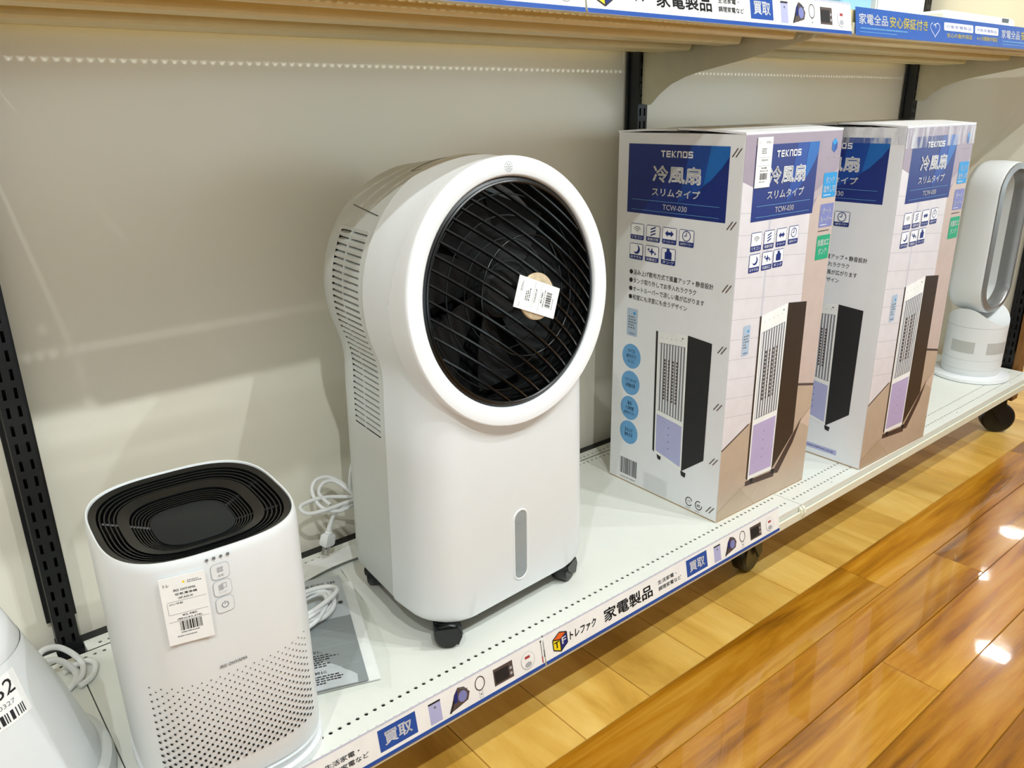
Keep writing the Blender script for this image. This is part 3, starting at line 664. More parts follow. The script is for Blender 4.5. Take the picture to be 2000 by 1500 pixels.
cd.tube(spline([(.44,-.142,.108+DZ),(.425,-.138,.098+DZ),(.415,-.132,.085+DZ),(.408,-.130,.068+DZ)], 8), .0036, 8)
cd.build('power_cord', CORD, cooler, world=True, smooth=60)
PMx = Matrix.Translation((.408,-.130,.070+DZ)) @ Matrix.Rotation(R(15), 4, 'Y') @ Matrix.Rotation(R(20), 4, 'Z')
pl = MB(); pl.lathe([(.0035,.0),(.0045,-.004),(.0040,-.006),(.0055,-.009),(.0048,-.011),(.0070,-.014),(.0060,-.016)], 12, cap0=True)
pl.loft([[(-.008*s_,-.006*s_,z),(.008*s_,-.006*s_,z),(.008*s_,.006*s_,z),(-.008*s_,.006*s_,z)] for s_, z in ((.9,-.016),(1.25,-.019),(1.35,-.034),(1.1,-.038))], 0, True, True)
po = pl.xf(PMx).build('plug', CORD, cooler, world=True, smooth=45)
for s_ in (-1, 1):
    pr = MB().box(s_*.0062-.0008, s_*.0062+.0008, -.003, .003, -.053, -.037).xf(PMx); pr.v = [tuple(PM[cooler.name].inverted() @ Vector(v)) for v in pr.v]
    pr.build('prong', STEEL, po)
tie = MB(); tie.tube([(.464+.007*math.cos(a*.8), -.138+.003*math.sin(a*.8), .106+DZ+.009*math.sin(a*.8)) for a in range(8)], .0018, 6, closed=True); tie.build('cable_tie', SBLUE, cooler, world=True)

# price tags
def price_tag(M, w, h, label, kind=0, mats=PAPER):
    """flat tag; M maps (x right, y up, z outwards) to the world"""
    b = MB(); b.box(-w/2, w/2, -h/2, h/2, 0, .0008)
    t = bpy.data.objects.new('price_tag', None); col.objects.link(t); t.matrix_world = M; t.empty_display_size = .02
    PM[t.name] = M
    tag(t, label, 'price tag', 'paper price tags with barcodes')
    b.build('tag_card', mats, t)
    p = Print(); W, H = w, h
    if kind == 0:
        p.text('トレ', -W*.42, -W*.30, H*.37, H*.42, INK, 1, .02); p.ell(W*.02, H*.405, W*.03, W*.03, YEL, 1); p.lines(W*.1, W*.46, H*.375, H*.425, 2, GINK, 1, 3)
        p.text('IRIS OHYAMA', -W*.22, W*.26, H*.285, H*.32, INK, 1, .02); p.text('空気清浄機', -W*.20, W*.28, H*.225, H*.26, INK, 1, .02); p.text('IAP-A35-W', -W*.14, W*.18, H*.17, H*.20, INK, 1, .02)
        for q in ((-.40, .46, .145),(-.40,.46,-.045),(-.42,.46,-.155)): p.line((W*q[0],H*q[2]),(W*q[1],H*q[2]),.0003,GINK,1)
        p.line((-W*.40,H*.13),(-W*.40,-H*.045),.0003,GINK,1); p.text('2021年製', -W*.36, -W*.06, H*.095, H*.125, INK, 1)
        p.text('¥2,980', -W*.12, W*.2, -H*.095, -H*.065, INK, 1, .02); p.text('(税込¥3,278)', -W*.24, W*.3, -H*.145, -H*.110, INK, 1, .015)
        p.bars(-W*.20, W*.30, -H*.305, -H*.165, INK, 1); p.lines(-W*.2, W*.3, -H*.345, -H*.32, 1, INK, 1, 9); p.lines(-W*.3, W*.36, -H*.40, -H*.37, 1, GINK, 1, 8)
    else:
        p.text('トレ', -W*.42, -W*.30, H*.38, H*.42, INK, 1); p.lines(W*.05, W*.46, H*.375, H*.425, 2, GINK, 1, 3)
        p.lines(-W*.2, W*.25, H*.17, H*.29, 3, INK, 1, 4); p.line((-W*.42,H*.1),(W*.45,H*.1),.0003,GINK,1); p.line((-W*.42,-H*.06),(W*.45,-H*.06),.0003,GINK,1)
        p.text('TEKNOS' if kind == 2 else 'THREEUP', -W*.2, W*.25, H*.03, H*.065, INK, 1); p.text('¥5,980', -W*.15, W*.2, -H*.13, -H*.09, INK, 1, .02); p.text('(税込¥6,578)', -W*.25, W*.3, -H*.185, -H*.15, INK, 1, .01)
        p.bars(-W*.22, W*.28, -H*.34, -H*.21, INK, 1); p.lines(-W*.25, W*.3, -H*.40, -H*.37, 1, GINK, 1, 8)
    p.build('tag_print', t, (0,0,.0008), (1,0,0), (0,1,0), lift=.0002)
    return t
CM = PM[cooler.name] @ TM
def face_to(M, x, z, out, rot): # local frame of ring: x right, z up, -y out
    return M @ Matrix.Translation((x, -out, z)) @ Matrix.Rotation(R(90), 4, 'X') @ Matrix.Rotation(rot, 4, 'Z')
price_tag(face_to(CM, -.003, -.0005, .0392, R(67.5)), .0415, .0755, 'white barcode price tag stuck over the badge of the round black grille', 1)

# ================================================================ air purifier
PX, PY, PYAW = .1155, -.4115, -.045
pur = thing('air_purifier', (PX, PY, DZ), PYAW, 'white air purifier with black top grille and dotted front holes', 'air purifier')
PA, PB, PH = .1032, .1155, .322
def sup(a, b_, n=3.1, N=64, z=0):
    out = []
    for k in range(N):
        t = 2*math.pi*(k+.5)/N; c, s_ = math.cos(t), math.sin(t)
        out.append((a*math.copysign(abs(c)**(2/n), c), b_*math.copysign(abs(s_)**(2/n), s_), z))
    return out
b = MB(); rings = [sup(PA*s_+d, PB*s_+d, 3.1, 72, z) for s_, d, z in ((.985,-.004,.012),(.99,-.001,.020),(.992,0,.0255),(.968,0,.0262),(.968,0,.0305),(.992,0,.0312),(.997,0,.06),(1,0,.15),(1.003,0,.28),(1.003,0,.312),(1.0,-.0006,.3195),(.985,-.0002,.3225),(.968,0,.3222),(.962,0,.3200),(.962,0,.300))]
b.loft(rings, 0, True, False); b.build('body', WHITE, pur, smooth=40)
fo = MB(); fo.loft([sup(PA*1.005, PB*1.005, 3.1, 72, 0.0), sup(PA*1.012, PB*1.012, 3.1, 72, .004), sup(PA*1.008, PB*1.008, 3.1, 72, .0125)], 0, True, True); fo.build('base_ring', RINGW, pur, smooth=40)
def band(s0, s1, z0, z1, name, m, dz=.006):
    bb = MB(); bb.loft([sup(PA*s1, PB*s1, 3.0, 64, z0-dz), sup(PA*s1, PB*s1, 3.0, 64, z0), sup(PA*s0, PB*s0, 3.0, 64, z1), sup(PA*s0, PB*s0, 3.0, 64, z1-dz)], 0); bb.build(name, m, pur, smooth=35)
band(.895, .9625, .3205, .3180, 'top_border', BLACKG, .01)
for k, s_ in enumerate((.872, .828, .784, .740)): band(s_-.014, s_, .3165-.0012*k, .3160-.0012*k, 'outer_vent_ring', BLACKG)
band(.595, .705, .3130, .3090, 'middle_border', BLACKG, .008)
for k, s_ in enumerate((.575, .546, .517, .488, .459, .430)): band(s_-.012, s_, .3070-.0010*k, .3066-.0010*k, 'inner_vent_ring', BLACKG)
bb = MB(); bb.loft([sup(PA*.41, PB*.41, 3.0, 64, .296), sup(PA*.41, PB*.41, 3.0, 64, .3022), sup(PA*.40, PB*.40, 3.0, 64, .3028)], 0, True, True); bb.build('centre_plate', mat('charcoal_plate', (22, 28, 31), .5), pur, smooth=35)
bb = MB(); bb.loft([sup(PA*.958, PB*.958, 3.0, 64, .298), sup(PA*.2, PB*.2, 3.0, 64, .280)], 0, False, True); bb.build('vent_floor', DARK, pur)
for k in range(8):
    a = 2*math.pi*(k+.5)/8; st = MB()
    st.tube([(PA*.42*math.cos(a), PB*.42*math.sin(a), .2985), (PA*.9*math.cos(a), PB*.9*math.sin(a), .3105)], .0016, 4); st.build('vent_spoke', BLACKG, pur)
# front print and controls, bent on to the rounded front
def fy(x, sc=1.0):
    x = max(-PA*.999*sc, min(PA*.999*sc, x)); return -PB*sc*(1-abs(x/(PA*sc))**3.1)**(1/3.1)
def bend(u, v, l):
    y = fy(u); e = .0004; tx = (fy(u+e)-fy(u-e))/(2*e); L = math.hypot(1, tx); return (u+tx/L*l*.0003, y-1/L*l*.0003-.0009, v)
ox = .0065  # print sits slightly off centre
p = Print()
for i in range(26):
    v = .1750-.00452*i; off = 0 if i % 2 == 0 else .0046; rr_ = .00075+.00085*(i/25)
    if i < 2: rr_ = .0007
    for k in range(-11, 11):
        u = ox-.0110+.0092*k+off
        if -.0915 < u < .0805: p.ell(u-ox*0, v, rr_, rr_*1.1, DARK, 1, 8)  # flat dark discs: the shade inside each hole is put into the colour
vo = p.build('vent_holes', pur, (0,0,0), (1,0,0), (0,0,1), bend=bend); vo['kind'] = 'stuff'
p = Print(); p.text('IRIS OHYAMA', -.0215, .0075, .1845, .1882, GINK, 1, .02, slant=.15)
for k, u in enumerate((-.0175, -.0105, -.0035, .0035)):
    p.ell(u, .3150, .0017, .0017, GINK, 1, 10) if k % 2 == 0 else p.rect(u-.0016, u+.0016, .3134, .3166, GINK, 1)
    p.ell(u, .3116, .0004, .0004, GINK, 1, 6)
p.build('front_print', pur, (0,0,0), (1,0,0), (0,0,1), bend=bend)
for k, v in enumerate((.2985, .2787, .2588)):
    q = Print(); u = -.0063; q.rrect(u-.0092, u+.0092, v-.0092, v+.0092, .0045, LINK, .4); q.rrect(u-.0088, u+.0088, v-.0088, v+.0088, .0043, WHITE, 1)
    if k == 0:
        for a in range(4): q.ell(u+.0022*math.cos(R(45+90*a)), v+.002+.0022*math.sin(R(45+90*a)), .0017, .0015, LINK, 2, 10)
        q.text('風量', u-.003, u+.003, v-.0062, v-.0035, LINK, 2)
    elif k == 1:
        q.rect(u-.0038, u+.0008, v-.002, v+.0045, LINK, 2); q.frame(u-.0012, u+.0042, v+.0002, v+.0058, .0005, LINK, 3); q.text('フィルター', u-.0045, u+.0045, v-.006, v-.0038, LINK, 2)
    else:
        q.ring(u, v, .0036, .0036, .0007, GINK, 2, 18, 115, 425); q.line((u, v+.0005), (u, v+.0042), .0007, GINK, 2)
    bo = q.build('button', pur, (0,0,0), (1,0,0), (0,0,1), bend=bend)
tx_, tz_ = -.0430, .2690
a_ = math.atan((fy(tx_+.02)-fy(tx_-.02))/.04)
price_tag(PM[pur.name] @ Matrix.Translation((tx_, fy(tx_)-.0022, tz_)) @ Matrix.Rotation(a_, 4, 'Z') @ Matrix.Rotation(R(90), 4, 'X'), .0432, .0775, 'white barcode price tag on the front of the air purifier')

# ================================================================ tall cone-shaped appliance at the left edge
lo = thing('humidifier', (-.137, -.345, DZ), 0, 'white cone-shaped appliance with a number label, cut off by the left edge', 'appliance')
MB().lathe([(.128,0),(.134,.003),(.1355,.014),(.133,.026),(.126,.030)], 64, cap0=True, cap1=True).build('base_ring', GREYP, lo, smooth=40)
MB().lathe([(.1215,.0302),(.1222,.034),(.1155,.06),(.100,.12),(.0765,.19),(.072,.2045)], 72, cap0=True).build('tank', WHITE, lo, smooth=40)
MB().lathe([(.0700,.2000),(.0714,.2056),(.062,.235),(.050,.262),(.036,.278),(.018,.285)], 72, cap1=True).build('lid', RINGW, lo, smooth=40)
cdl = MB(); cdl.tube(spline([(-.05,-.20,.012+DZ),(-.045,-.165,.05+DZ),(-.02,-.15,.045+DZ),(.002,-.16,.018+DZ),(-.005,-.185,.006+DZ),(-.04,-.20,.005+DZ)], 8), .0042, 8)
cdl.tube(spline([(-.06,-.21,.02+DZ),(-.05,-.17,.036+DZ),(-.025,-.165,.035+DZ),(-.008,-.175,.012+DZ),(-.02,-.195,.005+DZ),(-.06,-.22,.005+DZ)], 8), .0042, 8)
cdl.tube(spline([(-.02,-.155,.006+DZ),(.008,-.148,.006+DZ),(.018,-.165,.007+DZ),(.008,-.19,.006+DZ),(-.01,-.2,.005+DZ)], 8), .0042, 8)
cdl.build('power_cord', CORD, lo, world=True, smooth=60)
def cone_r(z):
    P = [(.034,.1222),(.06,.1155),(.12,.100),(.19,.0765),(.2045,.072),(.245,.06)]
    for (z0,r0),(z1,r1) in zip(P, P[1:]):
        if z <= z1: return r0+(r1-r0)*(z-z0)/(z1-z0)
    return P[-1][1]
LA = R(-65)
def cbend(u, v, l):
    r_ = cone_r(v); a = LA+u/r_; r_ += .0005+.0002*l; return (r_*math.cos(a), r_*math.sin(a), v)
p = Print()
for k in range(10): p.rect(-.045+.0075*k, -.045+.0075*(k+1), .149, .196, PAPER, 0)
p.text('62', -.0005, .0225, .176, .191, INK, 1, .012); p.text('00327', -.006, .017, .1665, .171, GINK, 1); p.bars(-.035, .026, .152, .162, INK, 1)
p.build('number_label', lo, (0,0,0), (1,0,0), (0,0,1), bend=cbend)

# ================================================================ cooler cartons
BW, BD, BH = .2855, .280, .7025
def icon_set(p, us, vs, w, h, cap):
    names = ('リモコン','風量切替','オートルーバー','OFFタイマー','おやすみ','抗菌加工','タンク')
    for i, nm in enumerate(names):
        u, v = us[i], vs[i]; c = cap*h
        p.rrect(u, u+w, v, v+h, w*.08, NAVY, 2); p.rect(u+w*.035, u+w*.965, v+c, v+h*.965, WINK, 3)
        p.text(nm, u+w*.1, u+w*.9, v+c*.22, v+c*.80, WINK, 3)
        cx, cy = u+w/2, v+c+(h-c)*.48; s_ = w*.3
        if i == 0:
            for k in (.35,.7,1.05): p.ring(cx, cy-s_*.5, s_*k, s_*k, s_*.13, GINK, 4, 10, 35, 145)
        elif i == 1:
            for k in (-1,0,1): p.line((cx-s_*.6,cy+k*s_*.55-s_*.2),(cx+s_*.6,cy+k*s_*.55+s_*.25),s_*.24,NAVY,4)
        elif i == 2:
            p.poly([(cx-s_,cy),(cx-s_*.35,cy+s_*.6),(cx-s_*.35,cy+s_*.25),(cx+s_*.35,cy+s_*.25),(cx+s_*.35,cy+s_*.6),(cx+s_,cy),(cx+s_*.35,cy-s_*.6),(cx+s_*.35,cy-s_*.25),(cx-s_*.35,cy-s_*.25),(cx-s_*.35,cy-s_*.6)], NAVY, 4)
        elif i == 3:
            p.ring(cx, cy, s_*.95, s_*.95, s_*.16, NAVY, 4, 20); p.line((cx,cy),(cx,cy+s_*.65),s_*.15,NAVY,5); p.line((cx,cy),(cx-s_*.5,cy),s_*.15,NAVY,5)
        elif i == 4:
            p.ell(cx+s_*.1, cy, s_*.85, s_*.85, NAVY, 4, 18); p.ell(cx-s_*.25, cy+s_*.25, s_*.75, s_*.75, WINK, 5, 18)
        elif i == 5:
            for dx, dy, k in ((0,0,.8),(-.8,.35,.4),(.8,-.3,.4)):
                x, y, q = cx+dx*s_, cy+dy*s_, s_*k; p.poly([(x,y+q),(x+q*.25,y+q*.25),(x+q,y),(x+q*.25,y-q*.25),(x,y-q),(x-q*.25,y-q*.25),(x-q,y),(x-q*.25,y+q*.25)], NAVY, 4)
        else:
            p.poly([(cx-s_*.8,cy-s_*.9),(cx+s_*.8,cy-s_*.9),(cx+s_*.8,cy+s_*.35),(cx+s_*.4,cy+s_*.55),(cx+s_*.2,cy+s_),(cx-s_*.4,cy+s_),(cx-s_*.4,cy+s_*.5),(cx-s_*.8,cy+s_*.35)], NAVY, 4)
def wordmark(p, u0, u1, v0, v1, m, layer):
    h = v1-v0; w = (u1-u0)/6; s_ = .82*w; t = h*.21
    R_ = lambda k, a0, a1, b0, b1: p.rect(u0+k*w+a0*s_, u0+k*w+a1*s_, v0+b0*h, v0+b1*h, m, layer)
    q = t/s_; r = .21
    R_(0, 0, 1, 1-r, 1); R_(0, .5-q/2, .5+q/2, 0, 1)
    R_(1, 0, q, 0, 1); R_(1, 0, .95, 1-r, 1); R_(1, 0, .95, .4, .4+r); R_(1, 0, .95, 0, r)
    R_(2, 0, q, 0, 1); p.poly([(u0+2*w+q*s_*.8, v0+.42*h), (u0+2*w+s_*.68, v0+h), (u0+2*w+s_, v0+h), (u0+2*w+q*s_*1.5, v0+.5*h), (u0+2*w+s_, v0), (u0+2*w+s_*.68, v0)], m, layer)
    R_(3, 0, q, 0, 1); R_(3, 0, .9, 1-r, 1); R_(3, 1-q, 1, 0, .92)
    R_(4, 0, q, .06, .94); R_(4, 1-q, 1, .06, .94); R_(4, .06, .94, 1-r, 1); R_(4, .06, .94, 0, r)
    R_(5, .04, 1, 1-r, 1); R_(5, 0, q, .45, .95); R_(5, .03, .97, .4, .4+r); R_(5, 1-q, 1, .05, .5); R_(5, 0, .96, 0, r)
def blue_panel(p, u0, u1, v0, v1, cx):
    p.rect(u0, u1, v0, v1, NAVY, 1)
    # lighter swoosh in the right upper corner
    pts = [(u1, v1-.020)] + [(u1-(u1-u0)*.52*math.sin(R(a)), v1-.020-(v1-v0)*.64*(1-math.cos(R(a)))) for a in range(10, 91, 8)]
    arc = [(u1-.0005-(u1-u0)*.46*t, v1-.022-(v1-v0)*.66*t**.8) for t in [k/12 for k in range(13)]]
    arc = [(u1-(u1-u0)*.47*(1-math.cos(R(a))), v1-.020-(v1-v0)*.70*math.sin(R(a))) for a in range(0, 91, 9)]
    top = (u1-(u1-u0)*.47, v1)
    out = [(u1, v1), (u1-(u1-u0)*.36, v1), (u1-(u1-u0)*.42, v1-(v1-v0)*.5), (u1-(u1-u0)*.47, v1-(v1-v0)*.80), (u1-(u1-u0)*.30, v1-(v1-v0)*.64), (u1-(u1-u0)*.16, v1-(v1-v0)*.46), (u1-(u1-u0)*.06, v1-(v1-v0)*.28), (u1, v1-(v1-v0)*.13)]
    p.poly(out[::1], MATS['mid_blue_print'], 2)
    p.poly([(u1, v1), (u1-(u1-u0)*.17, v1), (u1-(u1-u0)*.22, v1-(v1-v0)*.52), (u1-(u1-u0)*.16, v1-(v1-v0)*.46), (u1-(u1-u0)*.06, v1-(v1-v0)*.28), (u1, v1-(v1-v0)*.13)], BLUE, 3)
    w = u1-u0
    wordmark(p, cx-.0365, cx+.0365, v1-.0213, v1-.0103, WINK, 4)
    p.text('冷風扇', cx-.053, cx+.053, v1-.0645, v1-.0362, WINK, 4, .05)
    p.text('スリムタイプ', cx-.054, cx+.054, v1-.0885, v1-.0750, WINK, 4, .04)
    p.rect(u0+.012, u1-.013, v0+.0245, v0+.0252, SKY, 4); p.rect(u0+.012, u1-.013, v0+.0063, v0+.007, SKY, 4)
    p.text('TCW-030', cx-.0275, cx+.0275, v0+.0110, v0+.0202, WINK, 4, .02)
mat('mid_blue_print', (17, 66, 150), .35)
def pic_cooler(p, q, dark, front, water):
    """printed picture of the slim cooler; q: key points"""
    fl_, fr, br = q['front_l'], q['front_r'], q['back_r']
    (xt0,yt0),(xb0,yb0) = fl_; (xt1,yt1),(xb1,yb1) = fr; (xt2,yt2),(xb2,yb2) = br
    p.poly([(xt0-.005,yt0),(xt0,yt0),(xb0,yb0),(xb0-.005,yb0+.004)], dark, 2)
    p.poly([(xt0,yt0),(xt1,yt1),(xb1,yb1),(xb0,yb0)], front, 2)
    p.poly([(xt1,yt1),(xt2,yt2),(xb2,yb2),(xb1,yb1)], dark, 2)
    def P(a, b_): # a across 0..1, b_ down 0..1
        xl, yl = xt0+(xb0-xt0)*b_, yt0+(yb0-yt0)*b_; xr, yr = xt1+(xb1-xt1)*b_, yt1+(yb1-yt1)*b_
        return (xl+(xr-xl)*a, yl+(yr-yl)*a)
    quad = lambda a0,a1,b0,b1: [P(a0,b0),P(a1,b0),P(a1,b1),P(a0,b1)]
    g0, g1 = q.get('g', (.085, .63))
    p.poly(quad(.06,.94,g0,g1), LINK, 3)
    for k in range(9):
        a = .07+.097*k
        p.poly(quad(a,a+.035,g0+.005,g1-.005), WINK, 4); p.poly(quad(a+.062,a+.09,g0,g1), GINK, 4)
    for k in range(13):
        b0 = g0+.12+(g1-g0-.22)*k/13
        for m_ in range(4): p.poly(quad(.25+.14*m_,.31+.14*m_,b0,b0+.017), BROWNI, 5)
    p.poly(quad(.05,.95,g1+.035,.975), water, 3)
    for k in range(4): p.ell(*P(.5, g1+.10+.055*k), .0011, .0013, NAVY, 4, 6)
    for k in range(5): p.ell(*P(.15+.16*k, .045), .0009, .0008, GINK, 3, 6)
    p.ell(*P(.84,.028), .0016, .0016, INK, 3, 8)
    for (x, y), s_ in ((P(.10,1.0),.011), (P(.98,1.0),.013)): p.poly([(x-.001,y+.001),(x+s_,y-.001),(x+s_-.002,y-.011),(x+.002,y-.009)], INK, 1.5)
def carton(FLx, FLy, yaw, label, second=False):
    fc = Vector((FLx, FLy, 0)); U = Vector((math.cos(yaw), math.sin(yaw), 0)); Vb = Vector((-math.sin(yaw), math.cos(yaw), 0))
    c = fc+U*BW/2+Vb*BD/2
    t = thing('cooler_carton', (c.x, c.y, DZ), yaw, label, 'carton', 'printed cooler cartons on the base shelf')
    hx, hy = BW/2, BD/2; b = MB()
    # body with slightly soft vertical edges, kraft cut edges at the bottom
    e = .0018
    sec = lambda z, s_=1.0, bul=0: [(x*s_, y*s_, z) for x, y in ((-hx+e,-hy),(hx-e,-hy),(hx,-hy+e),(hx,hy-e),(hx-e,hy),(-hx+e,hy),(-hx,hy-e),(-hx,-hy+e))]
    b.loft([sec(.0), sec(.003), sec(BH-.009), sec(BH-.007)], 0, True, True); b.build('carton_body', CARD, t)
    k = MB()
    k.box(-hx+.002, hx-.002, -hy-.0002, -hy+.002, 0, .0022); k.box(-hx-.0002, -hx+.002, -hy+.002, hy-.002, 0, .0022); k.build('cut_edge', KRAFT, t)
    # top flaps: two long flaps meeting, a little proud and lifted
    for s_ in (-1, 1):
        f = MB(); lift = .004 if s_ < 0 else .0025
        f.loft([[(-hx-.0006, s_*hy, BH-.0075), (hx+.0006, s_*hy, BH-.0075), (hx+.0006, s_*hy, BH-.004), (-hx-.0006, s_*hy, BH-.004)],
                [(-hx-.0006, s_*hy*.5, BH-.0055+lift*.6), (hx+.0006, s_*hy*.5, BH-.0055+lift*.8), (hx+.0006, s_*hy*.5, BH-.002+lift*.8), (-hx-.0006, s_*hy*.5, BH-.002+lift*.6)],
                [(-hx-.0006, s_*.001, BH-.0055+lift), (hx+.0006, s_*.001, BH-.0055+lift*.6), (hx+.0006, s_*.001, BH-.002+lift*.6), (-hx-.0006, s_*.001, BH-.002+lift)]], 0, True, True)
        f.build('top_flap', CARD, t)
    tp = MB(); tp.box(-hx-.0012, hx+.0012, -.025, .025, BH+.0026, BH+.0029); tp.box(-hx-.0012, -hx-.0009, -.025, .025, BH-.05 if second else BH-.012, BH+.0026)
    tp.build('sealing_tape', TAPE, t)
    # ---- side print (u from the back edge to the front edge)
    p = Print(); blue_panel(p, .0275, .2515, .5535, .6766, .142)
    icon_set(p, (.0388,.0779,.1165,.1555,.0380,.0770,.1163), (.5046,.5046,.5046,.5046,.4673,.4673,.4673), .0335, .0298, .29)
    for i, (tx, u1) in enumerate((('汲み上げ散布方式で風量アップ + 静音設計',.2369),('タンク取り外しでお手入れラクラク',.2005),('オートルーバーで涼しい風が広がります',.2194),('和室にも洋室にも合うデザイン',.1821))):
        v = .4425-.0161*i; p.ell(.0437, v, .0045, .0045, INK, 1, 14); p.text(tx, .0495, u1, v-.0050, v+.0050, INK, 1, .02)
    pic_cooler(p, dict(front_l=((.1178,.3393),(.1222,.0920)), front_r=((.1885,.3458),(.1915,.0752)), back_r=((.2431,.3419),(.2420,.1150))), INK, PAPER, PURP)
    if not second:
        p.rrect(.0370, .0645, .3160, .3710, .003, MATS.get('pale_blue_print') or mat('pale_blue_print', (176, 194, 214), .4), 1); p.ell(.0560,.362,.003,.003,CYAN,2,12); p.lines(.041,.062,.33,.357,5,GINK,2,11); p.text('TEKNOS',.043,.059,.3195,.3225,NAVY,2)
        for v, rows in ((.2745,('すべての','操作を手元で','らくらく')),(.2187,('ソフトタッチ','2段階切替')),(.1651,('最長','7.5時間','OFFタイマー')),(.1122,('汲み上げ','散布方式'))):
            p.ell(.0520, v, .0245, .0252, SKY, 1, 32); n = len(rows)
            for i, r_ in enumerate(rows):
                w = .0036*len(r_)+.004 if n > 2 else .0044*len(r_)+.004; w = min(w, .042); vv = v+(.0105 if n > 2 else .0055)-(.0105)*i; p.text(r_, .052-w/2, .052+w/2, vv-.0042, vv+.0042, INK, 2, .01)
        p.bars(.0315, .0780, .0165, .0530, INK, 1, 30); p.text('MADE IN CHINA', .0330, .0740, .0075, .0105, INK, 1)
        for k, u in enumerate((.2147, .2379)):
            p.ring(u, .0195, .0085, .0095, .0018, INK, 1, 16, 20, 330, 40*k); p.text('プラ' if k == 0 else '紙', u-.004, u+.004, .016, .0225, INK, 1, .01); p.lines(u-.007, u+.007, .005, .0075, 1, GINK, 1, 5)
        p.rect(.0975, .1590, .004, .0400, TAPE, 2)
    else:
        p.rect(.1225, .2250, .0145, .0260, PURP, 1); p.text('www.teknos.co.jp', .150, .2180, .0175, .0232, NAVY, 2, .006)
        p.rect(.125, .145, .16, .195, LILAC, 5)
    p.build('side_print', t, (-hx, hy, 0), (0,-1,0), (0,0,1))
    if not second:
        for i, v in enumerate((.6672,.5505,.4443,.3349,.2281,.1209,.0217)):
            for s_ in (-1, 1):
                st = MB(); y0 = hy-.2650-s_*.0036; st.tube([(-hx-.0006,y0+.0050,v-.0068),(-hx-.0006,y0-.0050,v+.0068)], .0009, 6); st.build('staple', STAPLE, t)
    # ---- front print: a room scene with the cooler standing in it
    q = Print()
    q.poly([(0,.0),(BW,.0),(BW,.2110),(.2234,.2245),(.0765,.1800),(0,.1460)], MATS.get('tan_floor_print') or mat('tan_floor_print', (190, 170, 150), .35), .2)
    q.poly([(.0,.146),(.0765,.18),(.2100,.2215),(.2061,.5560),(0,.622)], MATS.get('tile_wall_print') or mat('tile_wall_print', (222, 217, 221), .35), .2)
    q.poly([(.2095,.2215),(.2234,.2245),(BW,.2110),(BW,BH-.008),(.2,BH-.008),(.2055,.55)], MATS.get('rose_wall_print') or mat('rose_wall_print', (200, 182, 174), .35), .15)
    q.poly([(0,.622),(.0765,.5948),(.2061,.553),(.2300,.590),(BW,.6250),(BW,BH-.008),(0,BH-.008)], MATS.get('mauve_ceiling_print') or mat('mauve_ceiling_print', (160, 146, 160), .35), .3)
    q.poly([(.2105,.5760),(.2330,.5850),(BW,.6180),(BW,.6290),(.2250,.5960),(.2105,.590)], MATS.get('beam_print') or mat('beam_print', (186, 172, 176), .35), .5)
    q.line((0,.1463),(.0765,.1800), .0035, BROWNI, .6); q.line((.2234,.2245),(BW,.2112), .0050, BROWNI, .6)
    for k in range(11): v = .56-.036*k; q.line((0, v+.012),(.2075, v-.004-.0022*k*.6), .0006, LINK, .6)
    q.line((.0850,.592),(.0850,.19), .0060, MATS.get('soft_mullion_print') or mat('soft_mullion_print', (204, 202, 212), .35), .7)
    tf = MATS['tan_floor_print']
    q.poly([(0,.02),(.055,.055),(.10,.02),(.06,0),(0,0)], MATS.get('floor_tile_print_a') or mat('floor_tile_print_a', (184, 164, 140), .35), .6)
    q.poly([(.2259,.1297),(.2517,.1383),(BW,.1600),(BW,.1200),(.2517,.1383)], MATS.get('floor_tile_print_b') or mat('floor_tile_print_b', (212, 190, 172), .35), .6)
    q.line((0,.020),(.16,.085),.0006,BROWNI,.8); q.line((.10,.02),(.2259,.1297),.0006,KRAFT,.8); q.line((.2259,.1297),(BW,.165),.0006,KRAFT,.8); q.line((.06,.055),(.12,.0),.0006,KRAFT,.8)
    q.poly([(.168,.050),(.2322,.1218),(.2560,.1480),(.2330,.1000),(.1900,.046)], MATS.get('shadow_print') or mat('shadow_print', (70, 52, 48), .4), .9)
    q.poly([(.082,.050),(.176,.042),(.176,.056),(.082,.060)], MATS['shadow_print'], .9)
    pic_cooler(q, dict(front_l=((.0865,.3850),(.0880,.0620)), front_r=((.1665,.3965),(.1660,.0600)), back_r=((.2273,.3897),(.2300,.1218)), g=(.10,.62)), MATS.get('dark_brown_print') or mat('dark_brown_print', (52, 42, 36), .35), PAPER, MATS.get('pink_lavender_print') or mat('pink_lavender_print', (186, 172, 212), .4))
    blue_panel(q, .0290, .2125, .5545, .6780, .1230)
    icon_set(q, (.0350,.0715,.1080,.1447,.0345,.0710,.1040), (.5045,.5045,.5045,.5050,.4680,.4680,.4685), .0300, .0320, .29)
    q.rrect(.0350, .0555, .3192, .3750, .003, MATS.get('pale_blue_print') or mat('pale_blue_print', (176, 194, 214), .4), 2); q.ell(.049,.364,.0025,.0025,CYAN,3,12); q.lines(.038,.053,.332,.358,5,GINK,3,11); q.text('TEKNOS',.039,.052,.3225,.3255,NAVY,3)
    for v0, v1, m_, rows in ((.5785,.6225,CYAN,('タンク','取外し可')), (.5250,.5672,LILAC,('オート','ルーバー')), (.4648,.5100,GREEN,('抗菌加工','タンク'))):
        q.rrect(.2385, .2820, v0, v1, .002, m_, 2); h = (v1-v0)
        for i, r_ in enumerate(rows): w = min(.038, .0092*len(r_)); vv = v0+h*(.70-.36*i); q.text(r_, .2602-w/2, .2602+w/2, vv-h*.13, vv+h*.13, WINK, 3, .03)
        if m_ is not GREEN: q.lines(.243,.277,v0+h*.06,v0+h*.14,1,WINK,3,3)
